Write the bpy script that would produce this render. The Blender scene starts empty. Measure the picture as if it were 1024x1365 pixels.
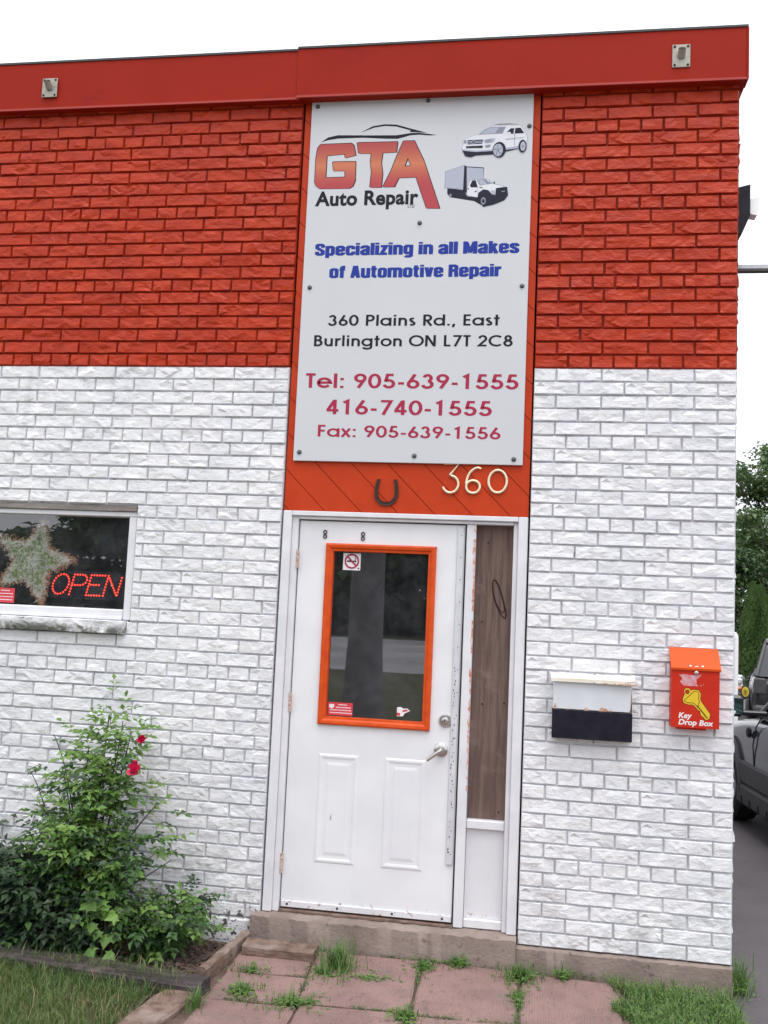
import bpy, math, random
from mathutils import Vector, Matrix
R = math.radians
sc = bpy.context.scene
col = sc.collection
rnd = random.Random(7)

# ------------------------------------------------------------------ camera
cam_d = bpy.data.cameras.new('camera'); cam = bpy.data.objects.new('camera', cam_d); col.objects.link(cam)
cam_d.sensor_fit = 'HORIZONTAL'; cam_d.sensor_width = 36.0; cam_d.lens = 36.0 * 1274.21 / 1024.0
cam_d.clip_start = 0.05; cam_d.clip_end = 2000
right = Vector((0.98690099, 0.15513842, 0.04425494)); down = Vector((0.02869989, 0.10110893, -0.99446131))
fwd = Vector((-0.15875373, 0.98270497, 0.09533205))
M4 = Matrix(((right.x, -down.x, -fwd.x, -1.0142), (right.y, -down.y, -fwd.y, -5.0444),
             (right.z, -down.z, -fwd.z, 1.6722), (0, 0, 0, 1)))
cam.matrix_world = M4
sc.camera = cam

# ------------------------------------------------------------------ sky, sun, exposure (overcast)
SUN_EL, SUN_AZ = 72.0, 20.0          # azimuth measured from -Y (towards the street) to +X
w = bpy.data.worlds.new('World'); sc.world = w; w.use_nodes = True
nt = w.node_tree; nt.nodes.clear()
wo = nt.nodes.new('ShaderNodeOutputWorld'); bg = nt.nodes.new('ShaderNodeBackground')
sky = nt.nodes.new('ShaderNodeTexSky'); sky.sky_type = 'NISHITA'; sky.sun_disc = False
sky.sun_elevation = R(SUN_EL); sky.sun_rotation = R(180 - SUN_AZ)
sky.air_density = 1.0; sky.dust_density = 6.0; sky.ozone_density = 1.0
hs = nt.nodes.new('ShaderNodeHueSaturation'); hs.inputs['Saturation'].default_value = 0.16
nt.links.new(sky.outputs[0], hs.inputs['Color']); 
cloud = nt.nodes.new('ShaderNodeMix'); cloud.data_type = 'RGBA'; cloud.inputs[0].default_value = .80   # even cloud deck over the clear sky
nt.links.new(hs.outputs[0], cloud.inputs[6]); cloud.inputs[7].default_value = (6.52, 6.65, 7.15, 1); nt.links.new(cloud.outputs[2], bg.inputs['Color'])
bg.inputs['Strength'].default_value = 0.15
nt.links.new(bg.outputs[0], wo.inputs['Surface'])
sl = bpy.data.lights.new('sun', 'SUN'); sl.energy = 0.9; sl.angle = R(50); sl.color = (1.0, 0.97, 0.93)
so = bpy.data.objects.new('sun', sl); col.objects.link(so)
sd = Vector((math.sin(R(SUN_AZ)) * math.cos(R(SUN_EL)), -math.cos(R(SUN_AZ)) * math.cos(R(SUN_EL)), math.sin(R(SUN_EL))))
so.rotation_euler = sd.to_track_quat('Z', 'Y').to_euler(); so.location = sd * 30
vs = sc.view_settings; vs.view_transform = 'Standard'; vs.look = 'None'; vs.gamma = 1; vs.exposure = 0.74
vs.use_curve_mapping = False

# ------------------------------------------------------------------ materials
def node(nt, t, **kw):
    n = nt.nodes.new(t)
    for k, v in kw.items(): setattr(n, k, v)
    return n
def sock(nt, s, v):
    if hasattr(v, 'is_linked') or hasattr(v, 'links'): nt.links.new(v, s)
    else: s.default_value = v
def noise(nt, vec, scale, detail=4, rough=.55):
    n = node(nt, 'ShaderNodeTexNoise'); n.inputs['Scale'].default_value = scale
    n.inputs['Detail'].default_value = detail; n.inputs['Roughness'].default_value = rough
    nt.links.new(vec, n.inputs['Vector']); return n.outputs['Fac']
def ramp(nt, f, a, b, v0=0., v1=1.):
    n = node(nt, 'ShaderNodeMapRange'); n.interpolation_type = 'SMOOTHSTEP'
    nt.links.new(f, n.inputs[0]); n.inputs[1].default_value = a; n.inputs[2].default_value = b
    n.inputs[3].default_value = v0; n.inputs[4].default_value = v1; return n.outputs[0]
def mixc(nt, f, a, b):
    n = node(nt, 'ShaderNodeMix', data_type='RGBA')
    if isinstance(f, (int, float)): n.inputs[0].default_value = f
    else: nt.links.new(f, n.inputs[0])
    for s, v in ((n.inputs[6], a), (n.inputs[7], b)):
        if isinstance(v, tuple): s.default_value = (*v[:3], 1)
        else: nt.links.new(v, s)
    return n.outputs[2]
def mth(nt, op, a, b=0.):
    n = node(nt, 'ShaderNodeMath', operation=op)
    for s, v in ((n.inputs[0], a), (n.inputs[1], b)):
        if isinstance(v, (int, float)): s.default_value = v
        else: nt.links.new(v, s)
    return n.outputs[0]
def start(name):
    m = bpy.data.materials.new(name); m.use_nodes = True
    nt = m.node_tree; b = nt.nodes['Principled BSDF']
    return m, nt, b
def worldpos(nt): return node(nt, 'ShaderNodeNewGeometry').outputs['Position']
def sepz(nt, v):
    n = node(nt, 'ShaderNodeSeparateXYZ'); nt.links.new(v, n.inputs[0]); return n.outputs
def bump(nt, b, h, dist=.002, strength=1.):
    n = node(nt, 'ShaderNodeBump'); n.inputs['Distance'].default_value = dist; n.inputs['Strength'].default_value = strength
    nt.links.new(h, n.inputs['Height']); nt.links.new(n.outputs[0], b.inputs['Normal'])
def mat(name, c, rough=.6, metal=0., c2=None, vs=6., c3=None, v3=40., t3=(.55, .7), bs=0., bd=.002, spec=.5, zmask=None, detail=5):
    """base colour, second colour by large noise, third colour (wear) by finer noise within an optional height band"""
    m, nt, b = start(name); p = worldpos(nt); cc = c
    if c2: cc = mixc(nt, ramp(nt, noise(nt, p, vs, detail), .3, .72), c, c2)
    if c3:
        f = ramp(nt, noise(nt, p, v3, 5, .6), *t3)
        if zmask: f = mth(nt, 'MULTIPLY', f, ramp(nt, sepz(nt, p)[2], zmask[0], zmask[1]))
        cc = mixc(nt, f, cc, c3)
    if isinstance(cc, tuple): b.inputs['Base Color'].default_value = (*cc, 1)
    else: nt.links.new(cc, b.inputs['Base Color'])
    b.inputs['Roughness'].default_value = rough; b.inputs['Metallic'].default_value = metal
    b.inputs['Specular IOR Level'].default_value = spec
    if bs: bump(nt, b, noise(nt, p, bs, 6, .62), bd)
    return m
def woodmat(name, c, c2, c3, ax=(2.2, 26, 26), rough=.85, bd=.003):
    m, nt, b = start(name); p = worldpos(nt)
    mp_ = node(nt, 'ShaderNodeMapping'); mp_.inputs['Scale'].default_value = ax; nt.links.new(p, mp_.inputs['Vector'])
    n1 = noise(nt, mp_.outputs[0], 1.6, 6, .7); n2 = noise(nt, p, 7, 4)
    cc = mixc(nt, ramp(nt, n1, .38, .64), c, c2); cc = mixc(nt, ramp(nt, n2, .52, .72), cc, c3)
    nt.links.new(cc, b.inputs['Base Color']); b.inputs['Roughness'].default_value = rough; b.inputs['Specular IOR Level'].default_value = .25
    bump(nt, b, n1, bd*2.5); return m
def leafmat(name, c, c2, vs=9., tr=.3):
    m, nt, b = start(name); p = worldpos(nt)
    cc = mixc(nt, ramp(nt, noise(nt, p, vs, 3), .35, .65), c, c2)
    nt.links.new(cc, b.inputs['Base Color']); b.inputs['Roughness'].default_value = .5
    t = node(nt, 'ShaderNodeBsdfTranslucent'); nt.links.new(cc, t.inputs['Color'])
    mx = node(nt, 'ShaderNodeMixShader'); mx.inputs[0].default_value = tr
    nt.links.new(b.outputs[0], mx.inputs[1]); nt.links.new(t.outputs[0], mx.inputs[2])
    nt.links.new(mx.outputs[0], nt.nodes['Material Output'].inputs['Surface'])
    return m
def glassmat(name, tint=(.9, .92, .93), ior=1.6, rough=0.):
    m, nt, b = start(name); nt.nodes.remove(b)
    t = node(nt, 'ShaderNodeBsdfTransparent'); t.inputs[0].default_value = (*tint, 1)
    g = node(nt, 'ShaderNodeBsdfGlossy'); g.inputs['Roughness'].default_value = rough
    f = node(nt, 'ShaderNodeFresnel'); f.inputs[0].default_value = ior
    gb = node(nt, 'ShaderNodeNewGeometry'); fo = mth(nt, 'MULTIPLY', f.outputs[0], mth(nt, 'SUBTRACT', 1., gb.outputs['Backfacing']))
    mx = node(nt, 'ShaderNodeMixShader')
    nt.links.new(fo, mx.inputs[0]); nt.links.new(t.outputs[0], mx.inputs[1]); nt.links.new(g.outputs[0], mx.inputs[2])
    df = node(nt, 'ShaderNodeBsdfDiffuse'); df.inputs[0].default_value = (.5, .52, .56, 1); m2 = node(nt, 'ShaderNodeMixShader')
    nt.links.new(ramp(nt, noise(nt, worldpos(nt), 9, 6, .7), .3, .8, .008, .045), m2.inputs[0]); nt.links.new(mx.outputs[0], m2.inputs[1]); nt.links.new(df.outputs[0], m2.inputs[2])
    nt.links.new(m2.outputs[0], nt.nodes['Material Output'].inputs['Surface']); return m
def emitmat(name, c, s):
    m, nt, b = start(name); b.inputs['Base Color'].default_value = (*c, 1)
    b.inputs['Emission Color'].default_value = (*c, 1); b.inputs['Emission Strength'].default_value = s; return m

def ridges(nt, p):
    mp_ = node(nt, 'ShaderNodeMapping'); mp_.inputs['Scale'].default_value = (22, 22, 46); nt.links.new(p, mp_.inputs['Vector'])
    n1 = noise(nt, mp_.outputs[0], 1., 4, .55)
    r1 = mth(nt, 'ABSOLUTE', mth(nt, 'SUBTRACT', n1, .5))
    return mth(nt, 'ADD', mth(nt, 'MULTIPLY', r1, 1.9), mth(nt, 'ADD', mth(nt, 'MULTIPLY', noise(nt, p, 75, 6, .65), .55), mth(nt, 'MULTIPLY', noise(nt, p, 260, 3, .6), .2)))
def brick_white():
    m, nt, b = start('white_painted_split_brick'); p = worldpos(nt); s = sepz(nt, p)
    c = mixc(nt, ramp(nt, noise(nt, p, 2.2, 5), .42, .72), (.80, .80, .81), (.70, .71, .745))
    mb_ = node(nt, 'ShaderNodeMapping'); mb_.inputs['Scale'].default_value = (4.3, 1, 13.9); nt.links.new(p, mb_.inputs['Vector'])
    c = mixc(nt, ramp(nt, noise(nt, mb_.outputs[0], 1.4, 0), .45, .75), c, (.735, .745, .775))
    c = mixc(nt, ramp(nt, noise(nt, p, 30, 5, .7), .52, .80), c, (.62, .635, .675))
    c = mixc(nt, ramp(nt, noise(nt, p, 85, 3, .7), .66, .72), c, (.42, .42, .46))
    mp_ = node(nt, 'ShaderNodeMapping'); mp_.inputs['Scale'].default_value = (11, 11, .9); nt.links.new(p, mp_.inputs['Vector'])
    st_ = mth(nt, 'MULTIPLY', ramp(nt, noise(nt, mp_.outputs[0], 1., 5, .6), .57, .74), ramp(nt, noise(nt, p, 1.3, 3), .42, .62))
    c = mixc(nt, mth(nt, 'MULTIPLY', st_, .55), c, (.50, .51, .55))
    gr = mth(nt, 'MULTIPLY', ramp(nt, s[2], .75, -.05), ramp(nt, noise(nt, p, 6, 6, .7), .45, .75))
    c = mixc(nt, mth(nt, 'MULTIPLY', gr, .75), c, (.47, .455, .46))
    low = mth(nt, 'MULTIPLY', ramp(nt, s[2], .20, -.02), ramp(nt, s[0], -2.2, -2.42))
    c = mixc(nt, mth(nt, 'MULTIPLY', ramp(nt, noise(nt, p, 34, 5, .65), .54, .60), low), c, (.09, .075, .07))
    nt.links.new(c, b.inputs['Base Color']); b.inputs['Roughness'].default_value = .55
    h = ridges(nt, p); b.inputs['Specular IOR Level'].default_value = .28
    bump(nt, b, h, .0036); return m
def brick_red():
    m, nt, b = start('red_painted_split_brick'); p = worldpos(nt)
    c = mixc(nt, ramp(nt, noise(nt, p, 3., 5), .35, .7), (.47, .037, .006), (.39, .027, .005))
    mb_ = node(nt, 'ShaderNodeMapping'); mb_.inputs['Scale'].default_value = (4.3, 1, 13.9); nt.links.new(p, mb_.inputs['Vector'])
    c = mixc(nt, ramp(nt, noise(nt, mb_.outputs[0], 1.4, 0), .40, .72), c, (.38, .025, .005))
    c = mixc(nt, ramp(nt, noise(nt, p, 60, 5, .7), .60, .80), c, (.58, .062, .016))
    nt.links.new(c, b.inputs['Base Color']); b.inputs['Roughness'].default_value = .38
    h = ridges(nt, p); b.inputs['Specular IOR Level'].default_value = .28
    bump(nt, b, h, .0036); return m
M = {}
M['bw'] = brick_white(); M['br'] = brick_red()
M['mw'] = mat('white_painted_mortar', (.74, .75, .78), .8, c2=(.46, .47, .51), vs=1.6, bs=120, c3=(.22, .22, .25), v3=9, t3=(.60, .75))
M['mr'] = mat('red_painted_mortar', (.28, .018, .003), .7, c2=(.17, .011, .003), vs=8, bs=120)
M['fascia'] = mat('red_enamelled_fascia', (.33, .019, .007), .55, c2=(.29, .015, .006), vs=1.5, c3=(.26, .014, .010), v3=7, t3=(.60, .75), spec=.12)
M['fedge'] = mat('pale_red_drip_edge', (.40, .06, .05), .5, spec=.2)
M['orange'] = mat('orange_painted_boards', (.54, .046, .006), .5, c2=(.47, .038, .005), vs=5, spec=.25, bs=90, bd=.0006)
M['trim'] = mat('orange_gloss_trim', (.68, .085, .008), .4, c2=(.57, .06, .007), vs=20, spec=.3, c3=(.75, .55, .42), v3=160, t3=(.72, .78))
M['white'] = mat('white_trim_paint', (.76, .76, .79), .45, c2=(.68, .68, .72), vs=7, c3=(.40, .37, .36), v3=60, t3=(.70, .80), bs=70, bd=.0006)
M['door'] = mat('white_door_paint', (.81, .82, .84), .35, c2=(.735, .745, .775), vs=3.2, c3=(.30, .09, .025), v3=30, t3=(.60, .70), zmask=(.125, .080))
M['kick'] = mat('rusting_white_sweep', (.74, .74, .77), .4, c2=(.68, .68, .71), vs=5, c3=(.28, .09, .03), v3=26, t3=(.57, .68), zmask=(.135, .092))
M['rusty'] = mat('rusty_white_enamel', (.78, .78, .77), .35, c2=(.70, .71, .73), vs=8, c3=(.42, .16, .05), v3=22, t3=(.60, .72))
M['mailw'] = mat('chalky_white_enamel', (.68, .71, .74), .4, c2=(.62, .65, .69), vs=9)
M['hingem'] = mat('painted_rusting_hinge', (.62, .56, .53), .6, c2=(.40, .22, .14), vs=55)
M['rust'] = mat('rust', (.45, .19, .09), .8, c2=(.62, .45, .36), vs=40, bs=200, bd=.001)
M['chip'] = mat('exposed_orange_paint', (.55, .13, .04), .6, c2=(.70, .62, .58), vs=45)
M['galv'] = mat('galvanised_steel', (.56, .58, .62), .5, .2, c2=(.44, .45, .49), vs=30)
M['guard'] = mat('worn_steel_guard', (.66, .67, .71), .45, c2=(.56, .57, .61), vs=9)
M['lidw'] = mat('rusting_cream_lid', (.84, .81, .74), .4, c2=(.76, .70, .58), vs=14, c3=(.46, .22, .08), v3=38, t3=(.60, .70))
M['steel'] = mat('satin_nickel', (.55, .53, .51), .28, 1.)
M['dark'] = mat('dark_gap', (.015, .015, .016), .8)
M['black'] = mat('black_enamel', (.008, .007, .015), .5, c2=(.016, .016, .026), vs=12, spec=.2)
M['sign'] = mat('white_sign_sheet', (.60, .615, .64), .5, c2=(.575, .59, .62), vs=1.5, spec=.3)
M['ink'] = mat('black_print', (.014, .014, .024), .6, spec=.2)
M['blue'] = mat('blue_print', (.020, .045, .30), .6, spec=.2)
M['crim'] = mat('crimson_print', (.38, .028, .07), .6, spec=.2)
M['plyw'] = woodmat('weathered_plywood', (.185, .125, .105), (.115, .076, .066), (.24, .175, .15), (26, 26, 1.6), .75, .0006)
M['concrete'] = mat('stained_concrete', (.31, .245, .215), .85, c2=(.215, .165, .145), vs=5, c3=(.13, .10, .09), v3=22, t3=(.58, .72), bs=45, bd=.006)
M['iron'] = mat('rusted_iron', (.045, .025, .02), .7, .3, bs=150, bd=.001)
M['boltm'] = mat('dull_bolt', (.11, .11, .12), .45, .5)
M['gold'] = mat('worn_brass_numerals', (.78, .62, .38), .35, .35, c2=(.85, .80, .66), vs=60)
M['plate'] = mat('weathered_zinc', (.40, .385, .33), .5, .4, c2=(.33, .31, .27), vs=40)
M['led'] = emitmat('red_led', (1., .055, .03), 1.5)
M['timber'] = woodmat('dark_wet_timber', (.085, .068, .068), (.038, .03, .031), (.115, .09, .082))
M['greywood'] = woodmat('grey_wood', (.30, .27, .245), (.20, .175, .16), (.36, .33, .31))
M['timber2'] = woodmat('weathered_timber', (.22, .15, .12), (.12, .08, .065), (.28, .22, .19), (9, 9, 40))
M['soil'] = mat('garden_soil', (.10, .065, .05), .95, c2=(.16, .11, .09), vs=14, bs=60, bd=.01)
M['lawn'] = mat('lawn_ground', (.065, .085, .036), .95, c2=(.14, .13, .07), vs=5, bs=50, bd=.01)
M['asph'] = mat('asphalt', (.125, .112, .118), .85, c2=(.085, .077, .083), vs=1.2, c3=(.22, .19, .19), v3=130, t3=(.60, .68), bs=200, bd=.004)
M['road'] = mat('pale_road', (.52, .52, .54), .85, c2=(.33, .33, .35), vs=.2)
M['bark'] = mat('bark', (.07, .055, .045), .9, bs=30, bd=.01)
M['cane'] = mat('cane', (.06, .055, .03), .7, c2=(.05, .03, .025), vs=20)
M['leaf'] = leafmat('rose_leaf', (.048, .120, .028), (.095, .195, .045), 7)
M['leafy'] = leafmat('young_leaf', (.130, .250, .048), (.195, .320, .070), 12)
M['leafd'] = leafmat('dark_shrub_leaf', (.028, .055, .030), (.06, .105, .045), 9)
M['maple'] = leafmat('bright_lobed_leaf', (.12, .24, .05), (.16, .29, .065), 14)
M['grass'] = leafmat('grass_blade', (.075, .145, .034), (.130, .190, .056), 6)
M['straw'] = leafmat('dry_blade', (.30, .25, .14), (.22, .18, .09), 9)
M['weed'] = leafmat('weed_blade', (.09, .17, .045), (.15, .25, .07), 14)
M['treel'] = leafmat('tree_leaf', (.085, .150, .055), (.135, .205, .075), .6)
M['treed'] = leafmat('dark_tree_leaf', (.045, .085, .034), (.085, .14, .05), .6)
M['cedar'] = leafmat('cedar_spray', (.070, .135, .036), (.12, .20, .055), 2.)
M['rose'] = leafmat('red_petal', (.42, .006, .055), (.72, .022, .12), 75, .2)
M['glass'] = glassmat('window_glass', (.96, .97, .98), 2.45)
M['cglass'] = mat('car_glass', (.03, .04, .045), .04, spec=.8)
M['teal'] = mat('mirror_glass', (.22, .36, .36), .05, .9)
M['paintg'] = mat('dark_grey_car_paint', (.036, .036, .046), .14, .0, spec=.55)
M['paintk'] = mat('black_car_paint', (.02, .02, .022), .2, spec=.7)
M['paintw'] = mat('white_car_paint', (.75, .75, .75), .2)
M['clad'] = mat('grey_plastic_cladding', (.06, .058, .062), .65, bs=400, bd=.0005)
M['tyre'] = mat('tyre_rubber', (.012, .012, .012), .85, bs=90, bd=.003)
M['yellow'] = mat('yellow_plastic', (.55, .40, .04), .5)
M['amber'] = mat('amber_lens', (.75, .17, .02), .25)
M['lens'] = mat('clear_lamp_lens', (.65, .67, .7), .1)
M['inwall'] = mat('dim_interior_wall', (.20, .20, .21), .9)
M['infloor'] = mat('dim_interior_floor', (.08, .075, .07), .8)
M['pillar'] = mat('grey_painted_pillar', (.24, .235, .255), .9, c2=(.19, .185, .20), vs=1)
M['redst'] = mat('red_sticker', (.62, .05, .07), .4)
M['paper'] = mat('white_paper', (.80, .79, .80), .5)
M['kbody'] = mat('red_orange_enamel', (.55, .026, .008), .45, c2=(.50, .022, .008), vs=10, spec=.25)
M['kflap'] = mat('orange_enamel', (.72, .085, .012), .5, spec=.2)
M['kyel'] = mat('yellow_print', (.72, .50, .02), .4)
M['tape'] = mat('torn_tape', (.62, .40, .46), .5, c2=(.60, .16, .16), vs=45)
M['frost'] = mat('frosted_lens', (.88, .88, .88), .5)

# ------------------------------------------------------------------ mesh helpers
class MB:
    def __init__(s): s.v = []; s.f = []; s.m = []
    def add(s, vs, fs, mi=0):
        o = len(s.v); s.v += [tuple(v) for v in vs]; s.f += [tuple(i + o for i in f) for f in fs]; s.m += [mi] * len(fs)
    def box(s, x0, x1, y0, y1, z0, z1, mi=0, bev=0.):
        if bev <= 0:
            s.add([(x0,y0,z0),(x1,y0,z0),(x1,y1,z0),(x0,y1,z0),(x0,y0,z1),(x1,y0,z1),(x1,y1,z1),(x0,y1,z1)],
                  [(0,3,2,1),(4,5,6,7),(0,1,5,4),(1,2,6,5),(2,3,7,6),(3,0,4,7)], mi); return
        # chamfer all 12 edges: 24 verts
        b = bev; P = []; idx = {}
        for ix, X in ((0, x0), (1, x1)):
            for iy, Y in ((0, y0), (1, y1)):
                for iz, Z in ((0, z0), (1, z1)):
                    dx = b if ix == 0 else -b; dy = b if iy == 0 else -b; dz = b if iz == 0 else -b
                    idx[ix,iy,iz,'x'] = len(P); P.append((X, Y+dy, Z+dz))
                    idx[ix,iy,iz,'y'] = len(P); P.append((X+dx, Y, Z+dz))
                    idx[ix,iy,iz,'z'] = len(P); P.append((X+dx, Y+dy, Z))
        F = []
        g = lambda a, bb, c, k: idx[a, bb, c, k]
        F += [(g(0,0,0,'x'),g(0,0,1,'x'),g(0,1,1,'x'),g(0,1,0,'x')), (g(1,0,0,'x'),g(1,1,0,'x'),g(1,1,1,'x'),g(1,0,1,'x'))]
        F += [(g(0,0,0,'y'),g(1,0,0,'y'),g(1,0,1,'y'),g(0,0,1,'y')), (g(0,1,0,'y'),g(0,1,1,'y'),g(1,1,1,'y'),g(1,1,0,'y'))]
        F += [(g(0,0,0,'z'),g(0,1,0,'z'),g(1,1,0,'z'),g(1,0,0,'z')), (g(0,0,1,'z'),g(1,0,1,'z'),g(1,1,1,'z'),g(0,1,1,'z'))]
        for a in (0, 1):
            for c in (0, 1):
                F.append((g(0,a,c,'y'),g(1,a,c,'y'),g(1,a,c,'z'),g(0,a,c,'z')))
                F.append((g(a,0,c,'x'),g(a,1,c,'x'),g(a,1,c,'z'),g(a,0,c,'z')))
                F.append((g(a,c,0,'x'),g(a,c,1,'x'),g(a,c,1,'y'),g(a,c,0,'y')))
                for d in (0, 1): F.append((g(a,c,d,'x'),g(a,c,d,'y'),g(a,c,d,'z')))
        s.add(P, F, mi)
    def prism_y(s, pts, y0, y1, mi=0):
        """polygon in (x,z) extruded from y0 (front) to y1"""
        n = len(pts)
        s.add([(x, y0, z) for x, z in pts] + [(x, y1, z) for x, z in pts],
              [tuple(range(n)), tuple(range(2*n-1, n-1, -1))] + [(i, n+i, n+(i+1) % n, (i+1) % n) for i in range(n)], mi)
    def prism_x(s, pts, x0, x1, mi=0):
        n = len(pts)
        s.add([(x0, y, z) for y, z in pts] + [(x1, y, z) for y, z in pts],
              [tuple(range(n)), tuple(range(2*n-1, n-1, -1))] + [(i, n+i, n+(i+1) % n, (i+1) % n) for i in range(n)], mi)
    def tube(s, pts, rad, n=8, mi=0, cap=True, closed=False):
        pts = [Vector(p) for p in pts]; k = len(pts)
        rs = rad if isinstance(rad, (list, tuple)) else [rad] * k
        V = []; up = Vector((0, 0, 1)); prev = None
        for i, p in enumerate(pts):
            a = pts[i-1] if i > 0 else (pts[-1] if closed else p); b = pts[(i+1) % k] if (i < k-1 or closed) else p
            t = (b - a); t = t.normalized() if t.length > 1e-9 else Vector((0, 0, 1))
            if prev is None:
                u = t.cross(up); u = u.normalized() if u.length > 1e-4 else Vector((1, 0, 0))
            else:
                u = prev - t * prev.dot(t); u = u.normalized() if u.length > 1e-6 else t.orthogonal().normalized()
            prev = u; q = t.cross(u)
            for j in range(n):
                an = 2 * math.pi * j / n; V.append(p + (u * math.cos(an) + q * math.sin(an)) * rs[i])
        F = []
        for i in range(k if closed else k-1):
            i2 = (i+1) % k
            for j in range(n):
                F.append((i*n+j, i*n+(j+1) % n, i2*n+(j+1) % n, i2*n+j))
        if cap and not closed: F += [tuple(range(n-1, -1, -1)), tuple((k-1)*n+j for j in range(n))]
        s.add(V, F, mi)
    def disc_y(s, cx, cz, y, rx, rz, n=24, mi=0, a=0.):
        P = [(cx + math.cos(2*math.pi*i/n)*rx, y, cz + math.sin(2*math.pi*i/n)*rz) for i in range(n)]
        s.add(P, [tuple(range(n))], mi)
    def poly_y(s, pts, y, mi=0): s.add([(x, y, z) for x, z in pts], [tuple(range(len(pts)))], mi)
    def lathe(s, prof, o, axis='y', n=24, mi=0):
        """prof = [(r, d)] ; d along axis"""
        V = []; F = []
        for r, d in prof:
            for j in range(n):
                a = 2*math.pi*j/n; c, q = math.cos(a)*r, math.sin(a)*r
                V.append({'y': (o[0]+c, o[1]+d, o[2]+q), 'z': (o[0]+c, o[1]+q, o[2]+d), 'x': (o[0]+d, o[1]+c, o[2]+q)}[axis])
        for i in range(len(prof)-1):
            for j in range(n): F.append((i*n+j, i*n+(j+1) % n, (i+1)*n+(j+1) % n, (i+1)*n+j))
        s.add(V, F, mi)
    def mesh(s, name, mats):
        me = bpy.data.meshes.new(name); me.from_pydata(s.v, [], s.f)
        for m in (mats if isinstance(mats, (list, tuple)) else [mats]): me.materials.append(M[m] if isinstance(m, str) else m)
        if any(s.m): me.polygons.foreach_set('material_index', s.m)
        me.update(); return me
    def build(s, name, mats, parent=None, smooth=False, loc=None, norm=True):
        me = s.mesh(name, mats)
        if norm and len(s.f) < 60000:
            import bmesh
            bm = bmesh.new(); bm.from_mesh(me); bmesh.ops.recalc_face_normals(bm, faces=bm.faces); bm.to_mesh(me); bm.free()
        if smooth:
            me.polygons.foreach_set('use_smooth', [True]*len(me.polygons))
            me.set_sharp_from_angle(angle=R(40))
        o = bpy.data.objects.new(name, me); col.objects.link(o)
        if parent: o.parent = parent
        if loc: o.location = loc
        return o
def tag(o, label=None, cat=None, group=None, kind=None):
    if label: o['label'] = label
    if cat: o['category'] = cat
    if group: o['group'] = group
    if kind: o['kind'] = kind
    return o
def empty(name, loc=(0, 0, 0), rz=0., label=None, cat=None, group=None, parent=None):
    o = bpy.data.objects.new(name, None); col.objects.link(o); o.location = loc; o.rotation_euler = (0, 0, rz); o.empty_display_size = .1
    if parent: o.parent = parent
    return tag(o, label, cat, group)

# =================================================================== THE SETTING
C = 0.072; MOD = 0.2344; AJ = -2.4747
XR, XRL, XLR, XL0 = -0.018, -1.0555, -2.392, -5.4
ZP = 41 * C; NROW = 63
m = MB(); m.add([(-400,-400,-.34),(400,-400,-.34),(400,400,-.34),(-400,400,-.34)], [(0,1,2,3)])
tag(m.build('ground', 'lawn'), kind='structure')
m = MB()   # driveway beside the building, falling gently away from the street
gy = [-19.9, -2, 0, 3, 6, 10, 16, 30, 45]; gz = [-.17, -.145, -.15, -.17, -.19, -.21, -.24, -.28, -.30]
for i in range(len(gy)-1):
    m.add([(-.03 if gy[i] < 0 else -.10, gy[i], gz[i]), (14, gy[i], gz[i]-.02), (14, gy[i+1], gz[i+1]-.02), (-.03 if gy[i+1] < 0 else -.10, gy[i+1], gz[i+1])], [(0,1,2,3)])
tag(m.build('driveway', 'asph'), kind='structure')
m = MB(); m.add([(-12,-2.5,-.125),(-.03,-2.5,-.135),(-.03,.02,-.135),(-12,.02,-.125)], [(0,1,2,3)])
tag(m.build('soil_bed', 'soil'), kind='structure')
m = MB()
N = 26
for i in range(N+1):
    for j in range(11):
        x = -40 + i/N*(40-2.66); y = -19.9 + (j/10)*(19.9-.66) - (.012 if j == 10 else 0)*math.sin(i)
        m.v.append((x, y, -.108 + .008*math.sin(i*1.7+j)))
for i in range(N):
    for j in range(10):
        m.f.append((i*11+j, (i+1)*11+j, (i+1)*11+j+1, i*11+j+1)); m.m.append(0)
tag(m.build('lawn', 'lawn'), kind='structure')
m = MB(); m.add([(-2.66,-19.9,-.16),(-.03,-19.9,-.16),(-.03,-1.9,-.132),(-2.66,-1.9,-.112)], [(0,1,2,3)])
tag(m.build('path', 'concrete'), kind='structure')
m = MB(); m.add([(-90,-46,-.22),(90,-46,-.22),(90,-19.91,-.2),(-90,-19.91,-.2)], [(0,1,2,3)])
tag(m.build('road', 'road'), kind='structure')

# ------------------------------------------------------------------ building
bld = empty('brick_building', (0, 0, 0), label='single-storey split-face brick shop, painted red above and white below', cat='building')
def wallbox(x0, x1, z0, z1, parts):
    """mortar body split at the paint line"""
    for a, b, mi in ((z0, min(z1, ZP), 0), (max(z0, ZP), z1, 1)):
        if b > a: parts.box(x0, x1, .0025, .20, a, b, mi)
WX0, WX1, WZ0, WZ1 = -4.86, -3.226, 1.512, 2.158
m = MB()
wallbox(XL0, WX0, 0, 4.6, m); wallbox(WX1, XLR - .003, 0, 4.6, m)
wallbox(WX0, WX1, 0, 1.44, m); wallbox(WX0, WX1, WZ1, 4.6, m)
wallL = m.build('wall', ['mw', 'mr'], bld)
m = MB(); wallbox(XRL + .003, XR - .004, 0, 4.6, m); wallR = m.build('wall', ['mw', 'mr'], bld)

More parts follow.
